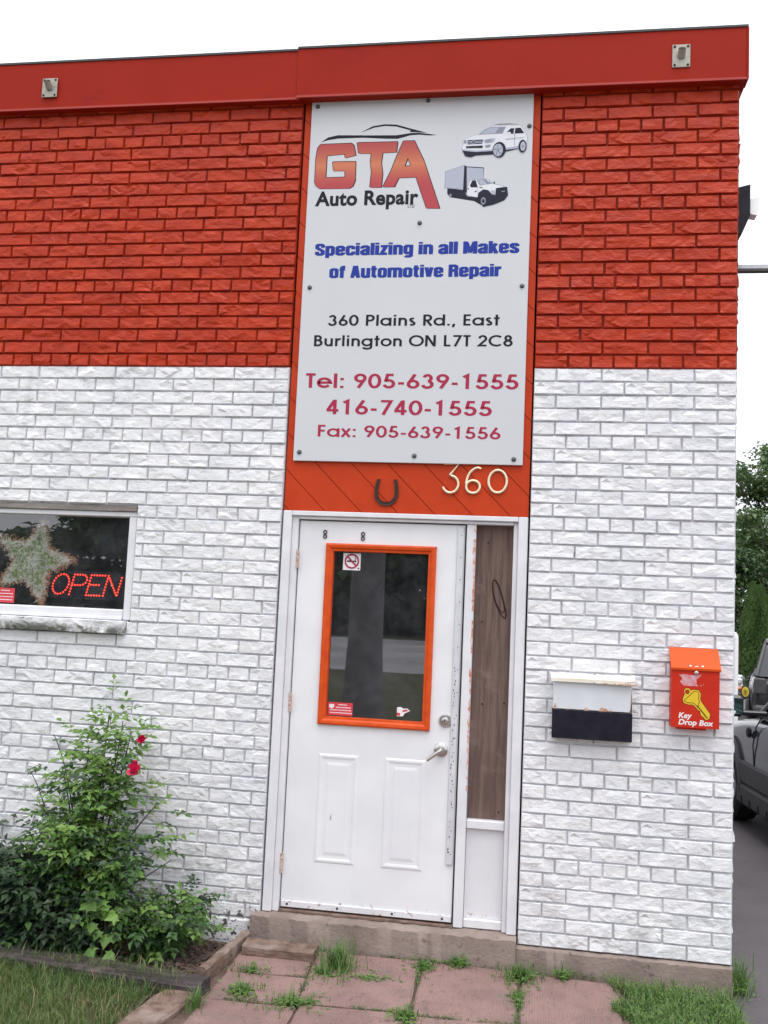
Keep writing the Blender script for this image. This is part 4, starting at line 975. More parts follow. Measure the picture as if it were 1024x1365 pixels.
# wall light and steel arm on the return wall
t = empty('wall_light', (0.0, .10, 3.83), label='black wall light with pale frosted lens round the building corner', cat='light')
b = MB(); b.prism_y([(-.016, -.14), (.004, -.14), (.045, -.04), (.045, .13), (-.016, .115)], -.06, .06); b.build('housing', 'black', t)
b = MB(); b.prism_y([(.046, -.02), (.085, -.03), (.096, .0), (.098, .07), (.046, .06)], -.035, .035); b.build('lens', 'frost', t)
t = empty('steel_arm', (-.015, .15, 3.545), label='grey steel arm sticking out from the side wall with a thin wire', cat='bracket')
b = MB(); b.box(0, .9, -.02, .02, -.012, .012, 0, .002); b.box(0, .9, -.021, .021, -.024, -.0125, 1); b.build('arm', ['galv', 'clad'], t)
b = MB(); b.tube([(.21, 0, -.024), (.17, 0, -.07), (.150, 0, -.10), (.137, 0, -.15), (.128, 0, -.175), (.10, .0, -.20), (.085, 0, -.235), (.07, 0, -.25), (.02, 0, -.252)], .0012, 5); b.build('wire', 'clad', t)

# =================================================================== GROUND PIECES
def slabmat():
    m, nt, bs_ = start('pink_ribbed_slab'); p = worldpos(nt); s = sepz(nt, p)
    c = mixc(nt, ramp(nt, noise(nt, p, 4, 5), .35, .7), (.275, .172, .156), (.205, .128, .118))
    c = mixc(nt, ramp(nt, noise(nt, p, 14, 6, .75), .52, .70), c, (.15, .105, .09))
    c = mixc(nt, ramp(nt, noise(nt, p, 3.1, 6, .7), .55, .68), c, (.19, .135, .125))
    c = mixc(nt, ramp(nt, noise(nt, p, 150, 2), .66, .74), c, (.46, .36, .34))
    nt.links.new(c, bs_.inputs['Base Color']); bs_.inputs['Roughness'].default_value = .85
    wv = node(nt, 'ShaderNodeTexWave', wave_type='BANDS', bands_direction='X'); wv.inputs['Scale'].default_value = 26; wv.inputs['Distortion'].default_value = .9; wv.inputs['Detail'].default_value = 2
    nt.links.new(p, wv.inputs['Vector'])
    h = mth(nt, 'ADD', mth(nt, 'MULTIPLY', wv.outputs['Fac'], mth(nt, 'MULTIPLY', noise(nt, p, 6, 2), 1.1)), mth(nt, 'MULTIPLY', noise(nt, p, 90, 5), .7))
    bump(nt, bs_, h, .003); return m
M['slab'] = slabmat()
pat = MB(); pat.add([(-2.7, -1.95, -.122), (-.55, -1.95, -.122), (-.55, -.045, -.122), (-2.7, -.045, -.122)], [(0,1,2,3)])
pav = tag(pat.build('pavement', 'soil'), kind='structure')
def slab(pts, dz, tilt=(0, 0)):
    n = len(pts); c = Vector((sum(p[0] for p in pts)/n, sum(p[1] for p in pts)/n)); zt = -.105+dz
    f = lambda x, y: zt + tilt[0]*(x-c.x) + tilt[1]*(y-c.y)
    b = MB(); r = random.Random(int(c.x*1000))
    # subdivide the outline so that the edges are slightly irregular
    out = []
    for i in range(n):
        p, q = Vector(pts[i]), Vector(pts[(i+1) % n])
        for k in range(6): e = p.lerp(q, k/6); out.append(e + Vector((r.uniform(-.004, .004), r.uniform(-.004, .004))))
    inn = [o + (c-o).normalized()*.010 for o in out]; N = len(out)
    V = [(p.x, p.y, -.14) for p in out] + [(p.x, p.y, f(p.x, p.y)-.007) for p in out] + [(p.x, p.y, f(p.x, p.y)) for p in inn]
    F = [(i, (i+1) % N, N+(i+1) % N, N+i) for i in range(N)] + [(N+i, N+(i+1) % N, 2*N+(i+1) % N, 2*N+i) for i in range(N)] + [tuple(2*N+i for i in range(N))]
    b.add(V, F); b.build('slab', 'slab', pav)
slab([(-2.43,-.43),(-2.04,-.405),(-2.075,-.075),(-2.44,-.12)], -.002, (.01, .0))
slab([(-2.42,-.755),(-2.015,-.735),(-2.035,-.425),(-2.42,-.45)], -.003, (-.005, .008))
slab([(-2.01,-.705),(-1.512,-.675),(-1.53,-.07),(-2.055,-.075)], 0, (.004, 0))
slab([(-1.498,-.70),(-1.045,-.68),(-1.045,-.06),(-1.512,-.065)], -.003, (-.004, .003))
slab([(-1.030,-.69),(-.585,-.66),(-.56,-.09),(-1.028,-.075)], -.004, (.0, -.004))
slab([(-2.42,-1.36),(-2.0,-1.34),(-2.0,-.755),(-2.42,-.775)], -.003, (0, .006))
slab([(-1.985,-1.33),(-1.515,-1.31),(-1.515,-.70),(-1.99,-.725)], 0)
slab([(-1.50,-1.32),(-1.045,-1.30),(-1.045,-.70),(-1.50,-.72)], .002, (.006, 0))
slab([(-1.03,-1.31),(-.59,-1.29),(-.59,-.685),(-1.03,-.71)], -.005)
slab([(-2.42,-1.90),(-1.75,-1.88),(-1.75,-1.36),(-2.42,-1.38)], 0); slab([(-1.73,-1.90),(-1.1,-1.88),(-1.1,-1.34),(-1.73,-1.36)], 0); slab([(-1.08,-1.90),(-.6,-1.88),(-.6,-1.33),(-1.08,-1.34)], 0)

def beam(name, p0, p1, wd, z0, z1, mats, label, seed, cat='timber', wob=.005):
    p0, p1 = Vector(p0), Vector(p1); d = (p1-p0).normalized(); nn = Vector((-d.y, d.x)); r = random.Random(seed); n = 12
    V = []; F = []
    for i in range(n+1):
        c = p0.lerp(p1, i/n); w_ = wd/2 + r.uniform(-wob, wob)
        for u, z in ((-w_, z0), (-w_, z1-.010), (-w_+.010, z1), (0, z1+r.uniform(-wob, wob)*.6), (w_-.010, z1+r.uniform(-wob, wob)*.5), (w_, z1-.010), (w_, z0)):
            V.append((c.x+nn.x*u, c.y+nn.y*u, z+r.uniform(-wob, wob)*.3))
    for i in range(n):
        for j in range(6): F.append((i*7+j, (i+1)*7+j, (i+1)*7+j+1, i*7+j+1))
    F += [tuple(range(7)), tuple(n*7+j for j in range(7))]
    b = MB(); b.add(V, F); return tag(b.build(name, mats), label, cat, 'garden edging timbers')
beam('edging_timber', (-4.6, -.475), (-2.44, -.705), .135, -.140, -.062, 'timber', 'long dark weathered timber edging the flower bed by the lawn', 1, wob=.008)
beam('edging_board', (-2.445, -.07), (-2.495, -.60), .045, -.135, -.045, 'timber2', 'narrow brown board on edge between flower bed and slabs', 2)
beam('timber_offcut', (-2.415, -.172), (-2.045, -.175), .115, -.125, -.058, 'timber2', 'short brown timber offcut lying at the foot of the doorstep', 3)
beam('path_plank', (-2.66, -1.70), (-2.530, -.70), .17, -.14, -.092, 'timber2', 'worn flat plank between the lawn and the pink slabs', 4, wob=.009)

# mulch chips, counted by nobody
b = MB(); r = random.Random(21)
for _ in range(2600):
    x, y = r.uniform(-4.4, -2.47), r.uniform(-.60, -.03)
    if y < -.62: continue
    l, w_ = r.uniform(.006, .022), r.uniform(.002, .006); a = r.uniform(0, 6.28); z = -.120 + r.uniform(0, .016); t = r.uniform(-.006, .006)
    dx, dy = math.cos(a)*l, math.sin(a)*l; ex, ey = -math.sin(a)*w_, math.cos(a)*w_
    b.add([(x-dx-ex, y-dy-ey, z-t), (x+dx-ex, y+dy-ey, z+t), (x+dx+ex, y+dy+ey, z+t+.002), (x-dx+ex, y-dy+ey, z-t+.002), (x, y, z+.004)], [(0,1,4),(1,2,4),(2,3,4),(3,0,4)], r.choice((0, 0, 1, 2)))
tag(b.build('mulch', ['soil', 'timber2', 'timber'], norm=False), 'brown bark mulch scattered over the flower bed', 'mulch', kind='stuff')
b = MB()
for _ in range(900):
    x, y = r.uniform(-2.44, -.62), r.uniform(-1.2, -.06); l = r.uniform(.003, .012); a = r.uniform(0, 6.28)
    b.add([(x, y, -.102), (x+math.cos(a)*l, y+math.sin(a)*l, -.101), (x+math.cos(a+.8)*l*.7, y+math.sin(a+.8)*l*.7, -.099)], [(0,1,2)], r.choice((0, 0, 1)))
tag(b.build('debris', ['timber2', 'straw'], norm=False), 'tiny twigs and crumbs strewn on the slabs', 'debris', kind='stuff')

# =================================================================== PLANTS
def blade(b, r, x, y, z, h, w_, mi, lean=.6):
    a = r.uniform(0, 6.28); k = r.uniform(.1, lean)*h; ux, uy = math.cos(a), math.sin(a); px, py = -uy*w_/2, ux*w_/2
    m1 = (x+ux*k*.35, y+uy*k*.35, z+h*.6); t = (x+ux*k, y+uy*k, z+h*r.uniform(.82, 1.))
    b.add([(x-px, y-py, z), (x+px, y+py, z), (m1[0]+px*.8, m1[1]+py*.8, m1[2]), (m1[0]-px*.8, m1[1]-py*.8, m1[2]), t], [(0,1,2,3), (3,2,4)], mi)
b = MB(); r = random.Random(31)
for _ in range(27000):
    x = r.uniform(-4.2, -2.55); y = r.uniform(-2.1, -.60)
    edge = -.60 + (-2.44-x)*.105 - .09
    if y > edge + r.uniform(-.03, .05): continue
    if x > -2.66 - (y+.7)*(-.13)*0 + (.0 if y > -.85 else -.02*r.random()) and r.random() < .985 - .5*(y > -.82): continue
    blade(b, r, x, y, -.112, r.choice((r.uniform(.018, .05), r.uniform(.03, .085))) + (.045 if y > edge-.06 and r.random() < .6 else 0), r.uniform(.0025, .005), 1 if r.random() < (.30 if math.sin(x*7+y*4)+math.sin(y*11) > 1.1 else .06) else 0, 1.1)
tag(b.build('grass', ['grass', 'straw'], norm=False), 'short uneven lawn grass in front of the flower bed', 'grass', kind='stuff')
def tuft(x, y, n, rad, h, seed, label, leafy=.25, z=-.115, sx=1., sy=1., name='weed'):
    r = random.Random(seed); b = MB(); n = int(n*2.3); rad *= 1.15; h *= 1.2
    for _ in range(n):
        d = abs(r.gauss(0, .5))*rad; a = r.uniform(0, 6.28); px, py = math.cos(a)*d*sx, math.sin(a)*d*sy
        if r.random() < leafy:
            l = r.uniform(.008, .018); t = r.uniform(0, 6.28); hz = r.uniform(.2, .8)*h*.5; c_, s_ = math.cos(t), math.sin(t)
            b.add([(px, py, hz), (px+c_*l-s_*l*.4, py+s_*l+c_*l*.4, hz+l*.35), (px+c_*l*2, py+s_*l*2, hz+l*.1), (px+c_*l+s_*l*.4, py+s_*l-c_*l*.4, hz+l*.35)], [(0,1,2),(0,2,3)], 1)
        else: blade(b, r, px, py, 0, h*r.uniform(.4, 1.), r.uniform(.003, .0055), 0, .95)
    return tag(b.build(name, ['weed', 'maple'], loc=(x, y, z), norm=False), label, 'weed', 'weeds in the paving')
tuft(-1.915, -.26, 150, .12, .12, 1, 'tall grassy weed in the slab joint before the doorstep', .1, sy=1.6)
tuft(-1.955, -.36, 60, .10, .05, 12, 'low weed spreading beside the tall grassy weed', .5, sx=1.4)
tuft(-1.76, -.36, 50, .10, .035, 2, 'thin creeping weed across the middle slab', .7, sx=2.0, sy=.5)
tuft(-2.30, -.42, 50, .09, .05, 3, 'dull weed in the corner of the edging board', .4)
tuft(-2.28, -.66, 110, .09, .055, 4, 'round weed clump on the small slab near the lawn', .5)
tuft(-2.02, -.73, 120, .11, .06, 5, 'wide leafy weed where four slabs meet', .6, sx=1.6)
tuft(-1.52, -.75, 90, .07, .06, 6, 'bushy weed at the bottom end of the middle joint', .6)
tuft(-1.50, -.16, 80, .08, .06, 7, 'weed at the top of the joint under the doorstep', .5, sy=1.4)
tuft(-1.34, -.075, 70, .06, .075, 8, 'upright leafy weed growing from the doorstep foot', .6)
tuft(-1.035, -.16, 170, .10, .08, 9, 'thick weed clump in the joint by the foundation', .45)
tuft(-1.04, -.40, 70, .06, .05, 10, 'narrow weed line running down the right slab joint', .5, sx=.6, sy=2.2)
tuft(-.83, -.085, 60, .06, .075, 11, 'single leafy weed against the concrete foundation', .7)
tuft(-2.42, -.88, 40, .05, .09, 13, 'grassy weed at the timber end by the plank', .1)
tuft(.02, .10, 170, .08, .17, 14, 'tall grass weed at the building corner by the driveway', .45, z=-.155, sy=2.2)
b = MB(); r = random.Random(41)
for _ in range(7000):
    x, y = r.uniform(-.62, -.04), r.uniform(-.75, -.05)
    if x < -.58 + .06*math.sin(y*20) or r.random() < (.55 if y > -.10 - (x+.6)*.12 else 0): continue
    if r.random() < .3:
        l = r.uniform(.006, .013); t = r.uniform(0, 6.28); hz = r.uniform(.01, .05); c_, s_ = math.cos(t), math.sin(t)
        b.add([(x, y, -.135+hz), (x+c_*l-s_*l*.4, y+s_*l+c_*l*.4, -.13+hz), (x+c_*l*2, y+s_*l*2, -.132+hz), (x+c_*l+s_*l*.4, y+s_*l-c_*l*.4, -.13+hz)], [(0,1,2),(0,2,3)], 1)
    else: blade(b, r, x, y, -.138, r.uniform(.03, .095), r.uniform(.003, .0055), 0, 1.1)
tag(b.build('grass', ['weed', 'leafy'], norm=False), 'patch of bright grass along the foundation near the corner', 'grass', kind='stuff')

MOSS = [((-2.43,-.44),(-2.04,-.415)), ((-2.42,-.765),(-2.0,-.74)), ((-2.065,-.08),(-2.0,-.72)), ((-2.0,-.715),(-1.5,-.69)), ((-1.525,-.07),(-1.505,-.70)), ((-1.5,-.71),(-1.04,-.69)), ((-1.04,-.06),(-1.04,-.70)), ((-1.03,-.70),(-.59,-.67)), ((-2.05,-.055),(-1.06,-.055)), ((-1.05,-.04),(-.6,-.045)), ((-.575,-.08),(-.59,-.66)), ((-1.99,-.72),(-1.99,-1.3)), ((-1.51,-.7),(-1.51,-1.3))]
b = MB(); r = random.Random(61)
for (p0, p1) in MOSS:
    L_ = math.dist(p0, p1); ph = r.uniform(0, 6)
    for _ in range(int(L_*620)):
        t = r.random()
        if math.sin(t*9*L_+ph) + math.sin(t*23*L_+ph*2) < r.uniform(-.6, 1.6): continue
        x = p0[0]+(p1[0]-p0[0])*t + r.gauss(0, .007); y = p0[1]+(p1[1]-p0[1])*t + r.gauss(0, .007)
        if r.random() < .45: blade(b, r, x, y, -.118, r.uniform(.012, .040), .003, 0, 1.2)
        else:
            l = r.uniform(.004, .010); a = r.uniform(0, 6.28); c_, s_ = math.cos(a), math.sin(a); z = -.112 + r.uniform(0, .012)
            b.add([(x, y, z), (x+c_*l-s_*l*.5, y+s_*l+c_*l*.5, z+.003), (x+c_*l*1.8, y+s_*l*1.8, z), (x+c_*l+s_*l*.5, y+s_*l-c_*l*.5, z+.003)], [(0,1,2),(0,2,3)], r.choice((1, 1, 2)))
tag(b.build('moss', ['weed', 'leaf', 'timber2'], norm=False), 'small green growth and crumbs lining the slab joints', 'moss', kind='stuff')
def leaf(b, p, d, up, l, w_, mi, fold=.25, lobes=False):
    d = d.normalized(); s = d.cross(up)
    s = s.normalized() if s.length > 1e-4 else d.orthogonal().normalized()
    n = s.cross(d)
    if not lobes:
        b.add([p, p+d*l*.45+s*w_*.5+n*w_*fold, p+d*l-n*l*.12, p+d*l*.45-s*w_*.5+n*w_*fold, p+d*l*.5], [(0,1,4),(1,2,4),(2,3,4),(3,0,4)], mi)
    else:
        out = [(0, .0), (.32, .10), (.50, .02), (.42, .28), (.62, .52), (.36, .50), (.28, .60), (.0, 1.0), (-.28, .60), (-.36, .50), (-.62, .52), (-.42, .28), (-.50, .02), (-.32, .10)]
        V = [p + s*u*l + d*v*l - n*(u*u*.5+v*v*.15)*l for u, v in out] + [p + d*.4*l]
        b.add(V, [(i, (i+1) % 14, 14) for i in range(14)], mi)
def spray(b, r, p, d, mi, size=.030, n=5):
    """compound rose leaf: leaflets along a short stalk"""
    d = d.normalized(); side = d.cross(Vector((0, 0, 1)))
    side = side.normalized() if side.length > .01 else Vector((1, 0, 0))
    for k in range(n):
        if k == 0: q = p + d*size*2.0; dd = d
        else:
            t = 1.4 if k < 3 else .6; q = p + d*size*t; dd = d*.6 + side*(1 if k % 2 else -1)
        dd = dd + Vector((r.uniform(-.3, .3), r.uniform(-.3, .3), r.uniform(-.35, .15)))
        up = Vector((r.uniform(-.4, .4), r.uniform(-.7, .1), 1))
        leaf(b, q, dd, up, size*r.uniform(.8, 1.25), size*r.uniform(.5, .68), mi)
def cane(p0, pts, r0): return [Vector(p0)] + [Vector(p) for p in pts]
def bez(P, n=14):
    out = []
    k = len(P)-1
    for i in range(n+1):
        t = i/n; Q = [p.copy() for p in P]
        while len(Q) > 1: Q = [Q[j].lerp(Q[j+1], t) for j in range(len(Q)-1)]
        out.append(Q[0])
    return out
def bush(name, label, canes, seed, leafden, mats, zs=(0, 1), size=.03, cat='shrub', sp=.07):
    """canes: list of (points, radius, leaf density, young fraction)"""
    root = empty(name, tuple(canes[0][0][0]), label=label, cat=cat); o = Vector(canes[0][0][0]); r = random.Random(seed); L = MB()
    for pts, rad, den, young in canes:
        C_ = bez([Vector(p) for p in pts]); b = MB(); b.tube([p-o for p in C_], [rad*(1-.75*i/len(C_)) for i in range(len(C_))], 6); b.build('cane', 'cane', root, smooth=True)
        tot = sum((C_[i+1]-C_[i]).length for i in range(len(C_)-1))
        for _ in range(int(den*tot*.47)):
            t = r.random()**.75; i = min(len(C_)-2, int(t*(len(C_)-1))); p = C_[i].lerp(C_[i+1], r.random()) - o
            sd_ = Vector((r.gauss(0, 1), r.gauss(0, 1)*.8-.25, r.uniform(-.5, .7))).normalized()
            p = p + sd_*abs(r.gauss(0, 1))*sp
            mi = 1 if r.random() < young*(.3+t) else (2 if r.random() < .35 else 0)
            spray(L, r, p, sd_ + Vector((0, -.25, -.1)), mi, size*r.uniform(.8, 1.2))
    tag(L.build('foliage', mats, root, norm=False), kind='stuff'); return root
base = (-3.25, -.27, -.115)
rc = [([base, (-3.24,-.28,.3), (-3.22,-.22,.7), (-3.20,-.24,1.03)], .010, 190, .85),
      ([base, (-3.18,-.30,.3), (-3.12,-.25,.65), (-3.07,-.24,.95)], .009, 230, .55),
      ([base, (-3.30,-.30,.25), (-3.36,-.25,.55), (-3.44,-.24,.74)], .009, 260, .6),
      ([base, (-3.30,-.27,.35), (-3.40,-.2,.7), (-3.52,-.2,.90)], .007, 36, .05),
      ([base, (-3.16,-.33,.25), (-3.02,-.27,.45), (-2.90,-.24,.60)], .008, 170, .35),
      ([base, (-3.15,-.34,.15), (-3.05,-.30,.40), (-2.92,-.28,.42)], .007, 180, .4),
      ([base, (-3.28,-.36,.3), (-3.27,-.34,.6), (-3.27,-.30,.86)], .009, 300, .7),
      ([base, (-3.20,-.38,.2), (-3.18,-.36,.5), (-3.16,-.33,.74)], .009, 310, .5),
      ([base, (-3.22,-.40,.2), (-3.25,-.42,.4), (-3.26,-.42,.52)], .008, 360, .5),
      ([base, (-3.32,-.36,.15), (-3.42,-.34,.35), (-3.42,-.32,.52)], .008, 300, .3),
      ([base, (-3.10,-.36,.10), (-3.06,-.36,.25), (-3.03,-.36,.36)], .007, 320, .2),
      ([base, (-3.20,-.28,.5), (-3.13,-.22,.85), (-3.13,-.22,1.00)], .007, 150, .8)]
rose = bush('rose_bush', 'tall green rose bush with two red blooms against the white wall', rc, 5, 1, ['leaf', 'leafy', 'leafd'], size=.041, sp=.070)
ro = Vector(base)
for k, (p, s) in enumerate((((-2.965, -.42, .792), .042), ((-2.950, -.40, .940), .034))):
    b = MB(); r = random.Random(k+3); c0 = Vector(p)-ro; ax = Vector((.55, -.6, .35) if k else (.25, -.75, .6)).normalized()
    u = ax.orthogonal().normalized(); v = ax.cross(u)
    for ring, (cnt, rr, op) in enumerate(((6, 1., .25), (6, .8, .55), (5, .55, .85), (3, .3, 1.1))):
        for q_ in range(cnt):
            a = 2*math.pi*(q_+.5*ring)/cnt + r.uniform(-.15, .15); dr = u*math.cos(a)+v*math.sin(a); sd_ = ax.cross(dr)
            rr = rr*r.uniform(.72, 1.15); tip = c0 + dr*s*rr + ax*s*(op*.8 + r.uniform(-.25, .2)); wv_ = s*r.uniform(.28, .44)*rr+.004
            b.add([c0, c0+dr*s*rr*.55+sd_*wv_+ax*s*op*.35, tip+sd_*wv_*.6, tip-sd_*wv_*.6+ax*.002, c0+dr*s*rr*.55-sd_*wv_+ax*s*op*.35], [(0,1,2,3,4)])
    b.build('rose', 'rose', rose, norm=False)
b = MB()
for pts in ([(-3.30,-.25,.2), (-3.52,-.24,.45), (-3.56,-.2,.62), (-3.64,-.2,.70)], [(-3.25,-.30,.1), (-3.40,-.26,.35), (-3.50,-.24,.45), (-3.58,-.22,.58)], [(-3.1,-.3,.1), (-2.98,-.3,.22), (-2.90,-.28,.25), (-2.80,-.26,.33)], [(-3.1,-.3,.16), (-3.0,-.3,.26), (-2.95,-.3,.30), (-2.88,-.28,.36)]):
    C_ = bez([Vector(p)-ro for p in pts]); b.tube(C_, [.0045*(1-.6*i/len(C_)) for i in range(len(C_))], 5)
b.build('bare_twig', 'cane', rose)
base2 = (-3.62, -.30, -.115)
lc = []
r = random.Random(77)
for i in range(15):
    ex = -3.62 + r.uniform(-.42, .34); ez = r.uniform(.12, .42) - .25*max(0, ex+3.5); ey = r.uniform(-.46, -.20)
    lc.append(([base2, (-3.62+(ex+3.62)*.3, -.3, .08), ((ex-3.62)/2, ey, ez*.8), (ex, ey, ez)], .006, 230, .10))
bush('dark_shrub', 'low dark leafy shrub left of the rose bush', lc, 8, 1, ['leafd', 'leaf', 'leafd'], size=.047, sp=.085)
base3 = (-2.86, -.30, -.115); vc = []
for i in range(11):
    ex = -2.86 + r.uniform(-.26, .26); ez = r.uniform(-.02, .15); ey = r.uniform(-.42, -.15)
    vc.append(([base3, (-2.86+(ex+2.86)*.3, -.3, .02), ((ex-2.86)/2, ey, ez), (ex, ey, ez)], .004, 250, .28))
bush('low_vine', 'low green leafy vine between the rose bush and the step', vc, 9, 1, ['leaf', 'leafy', 'leafd'], size=.038, sp=.05, cat='plant')
base4 = (-3.28, -.36, -.115); vc = []
for i in range(14):
    ex = -3.30 + r.uniform(-.30, .30); ez = r.uniform(.0, .24); ey = r.uniform(-.46, -.28)
    vc.append(([base4, (-3.3+(ex+3.3)*.4, -.36, .02), ((ex-3.3)/2, ey, ez), (ex, ey, ez)], .004, 230, .10))
bush('undergrowth', 'dark undergrowth at the foot of the rose bush', vc, 19, 1, ['leafd', 'leaf', 'leafd'], size=.045, sp=.07, cat='plant')
mp = empty('maple_seedling', (-3.04, -.50, -.115), label='bright green seedling with lobed leaves at the bed edge', cat='plant')
b = MB(); b.tube([(0, 0, 0), (.01, .02, .12), (-.01, .03, .30)], [.004, .003, .002], 6); b.build('stem', 'cane', mp)
r = random.Random(15)
for i in range(22):
    p = Vector((r.uniform(-.12, .11), r.uniform(-.06, .05), r.uniform(.03, .33))); d = Vector((r.uniform(-1, 1), -.6, r.uniform(-.9, -.1)))
    b = MB(); leaf(b, p, d, Vector((r.uniform(-.3, .3), -.7, .8)), r.uniform(.045, .072), 0, 0, lobes=True); b.build('leaf', 'maple' if i % 4 else 'leafy', mp, norm=False)

# =================================================================== BACKGROUND
def tree(name, label, x, y, z0, ht, cr, n, ls, mats, seed, trunk=.3, cat='tree', cl=70, group=None, squash=1.):
    root = empty(name, (x, y, z0), label=label, cat=cat, group=group); r = random.Random(seed)
    b = MB(); b.tube([(0, 0, 0), (r.uniform(-.1, .1), 0, ht*trunk), (r.uniform(-.2, .2), r.uniform(-.2, .2), ht*.85)], [cr*.09, cr*.065, cr*.012], 9)
    L = MB(); cz = ht*(1+trunk)/2; rz = ht*(1-trunk)/2
    for c in range(cl):
        while True:
            u = Vector((r.uniform(-1, 1), r.uniform(-1, 1), r.uniform(-1, 1)))
            if .35 < u.length < 1: break
        ctr = Vector((u.x*cr, u.y*cr*squash, cz + u.z*rz)); s = cr*r.uniform(.13, .26)
        if c % 5 == 0: b.tube([(0, 0, ht*trunk*r.uniform(.8, 1.4)), tuple(ctr*.5 + Vector((0, 0, ht*.25))), tuple(ctr)], [cr*.03, cr*.018, cr*.005], 5)
        for _ in range(n//cl):
            g = Vector((r.gauss(0, 1), r.gauss(0, 1), r.gauss(0, .6)))*s*.6
            leaf(L, ctr+g, Vector((r.uniform(-1, 1), r.uniform(-1, 1), r.uniform(-.8, .3))), Vector((r.uniform(-.5, .5), r.uniform(-.5, .5), 1)), ls*r.uniform(.6, 1.3), ls*r.uniform(.4, .8), r.choice((0, 0, 1)) if len(mats) == 2 else r.choice((0, 1, 2)))
    b.build('trunk', 'bark', root, smooth=True); tag(L.build('crown', mats, root, norm=False), kind='stuff'); return root
def cedar(label, x, y, z0, ht, rad, seed):
    root = empty('cedar', (x, y, z0), label=label, cat='tree', group='clipped cedars'); r = random.Random(seed)
    b = MB(); b.tube([(0, 0, 0), (0, 0, ht*.9)], [rad*.15, .02], 7); b.build('trunk', 'bark', root)
    L = MB()
    for _ in range(9000):
        t = r.random()**1.3; rr = rad*(min(1, (1-t)*1.5)**.75)*(.75+.25*r.random())*(1+.10*math.sin(r.randrange(9)*2.1+t*9)); a = r.uniform(0, 6.28)
        p = Vector((math.cos(a)*rr, math.sin(a)*rr, .1+t*(ht-.1)))
        leaf(L, p, Vector((math.cos(a)*.5, math.sin(a)*.5, r.uniform(.4, 1.4))), Vector((math.cos(a), math.sin(a), .2)), r.uniform(.07, .13), r.uniform(.05, .09), 0)
    tag(L.build('crown', 'cedar', root, norm=False), kind='stuff')
tree('maple_tree', 'tall leafy tree rising beyond the parked cars', 9.6, 40, -.35, 10.0, 3.0, 17000, .24, ['treel', 'treed'], 3, .30, cl=95)
tree('dark_tree', 'dense dark green tree behind the clipped cedars', 7.6, 33, -.35, 6.4, 2.4, 12000, .22, ['treed', 'treel'], 4, .08, cl=80)
tree('dark_tree', 'dark tree nearest the brick corner in the far background', 5.9, 31, -.35, 4.6, 1.5, 7000, .2, ['treed', 'treed'], 5, .05, cl=50)
tree('dark_tree', 'broad dark tree behind the row at the lot end', 11.5, 36, -.35, 6.0, 2.8, 9000, .25, ['treed', 'treel'], 6, .05, cl=70)
cedar('pointed green cedar, tallest of the clipped cedars', 5.20, 24.0, -.35, 3.05, .42, 1)
cedar('cedar partly behind the tallest clipped cedar', 5.55, 24.6, -.35, 3.0, .42, 2)
cedar('cedar farthest from the building among the clipped cedars', 5.60, 23.6, -.35, 2.75, .45, 3)
tag((lambda b: (b.lathe([(.06, 0), (.06, 1.62), (.052, 1.67), (.03, 1.70), (0, 1.705)], (0, 0, 0), 'z', 16), b.build('bollard', 'paintw', smooth=True, loc=(1.74, 9.0, -.21)))[1])(MB()), 'white round-topped pipe bollard beside the brick corner', 'bollard')

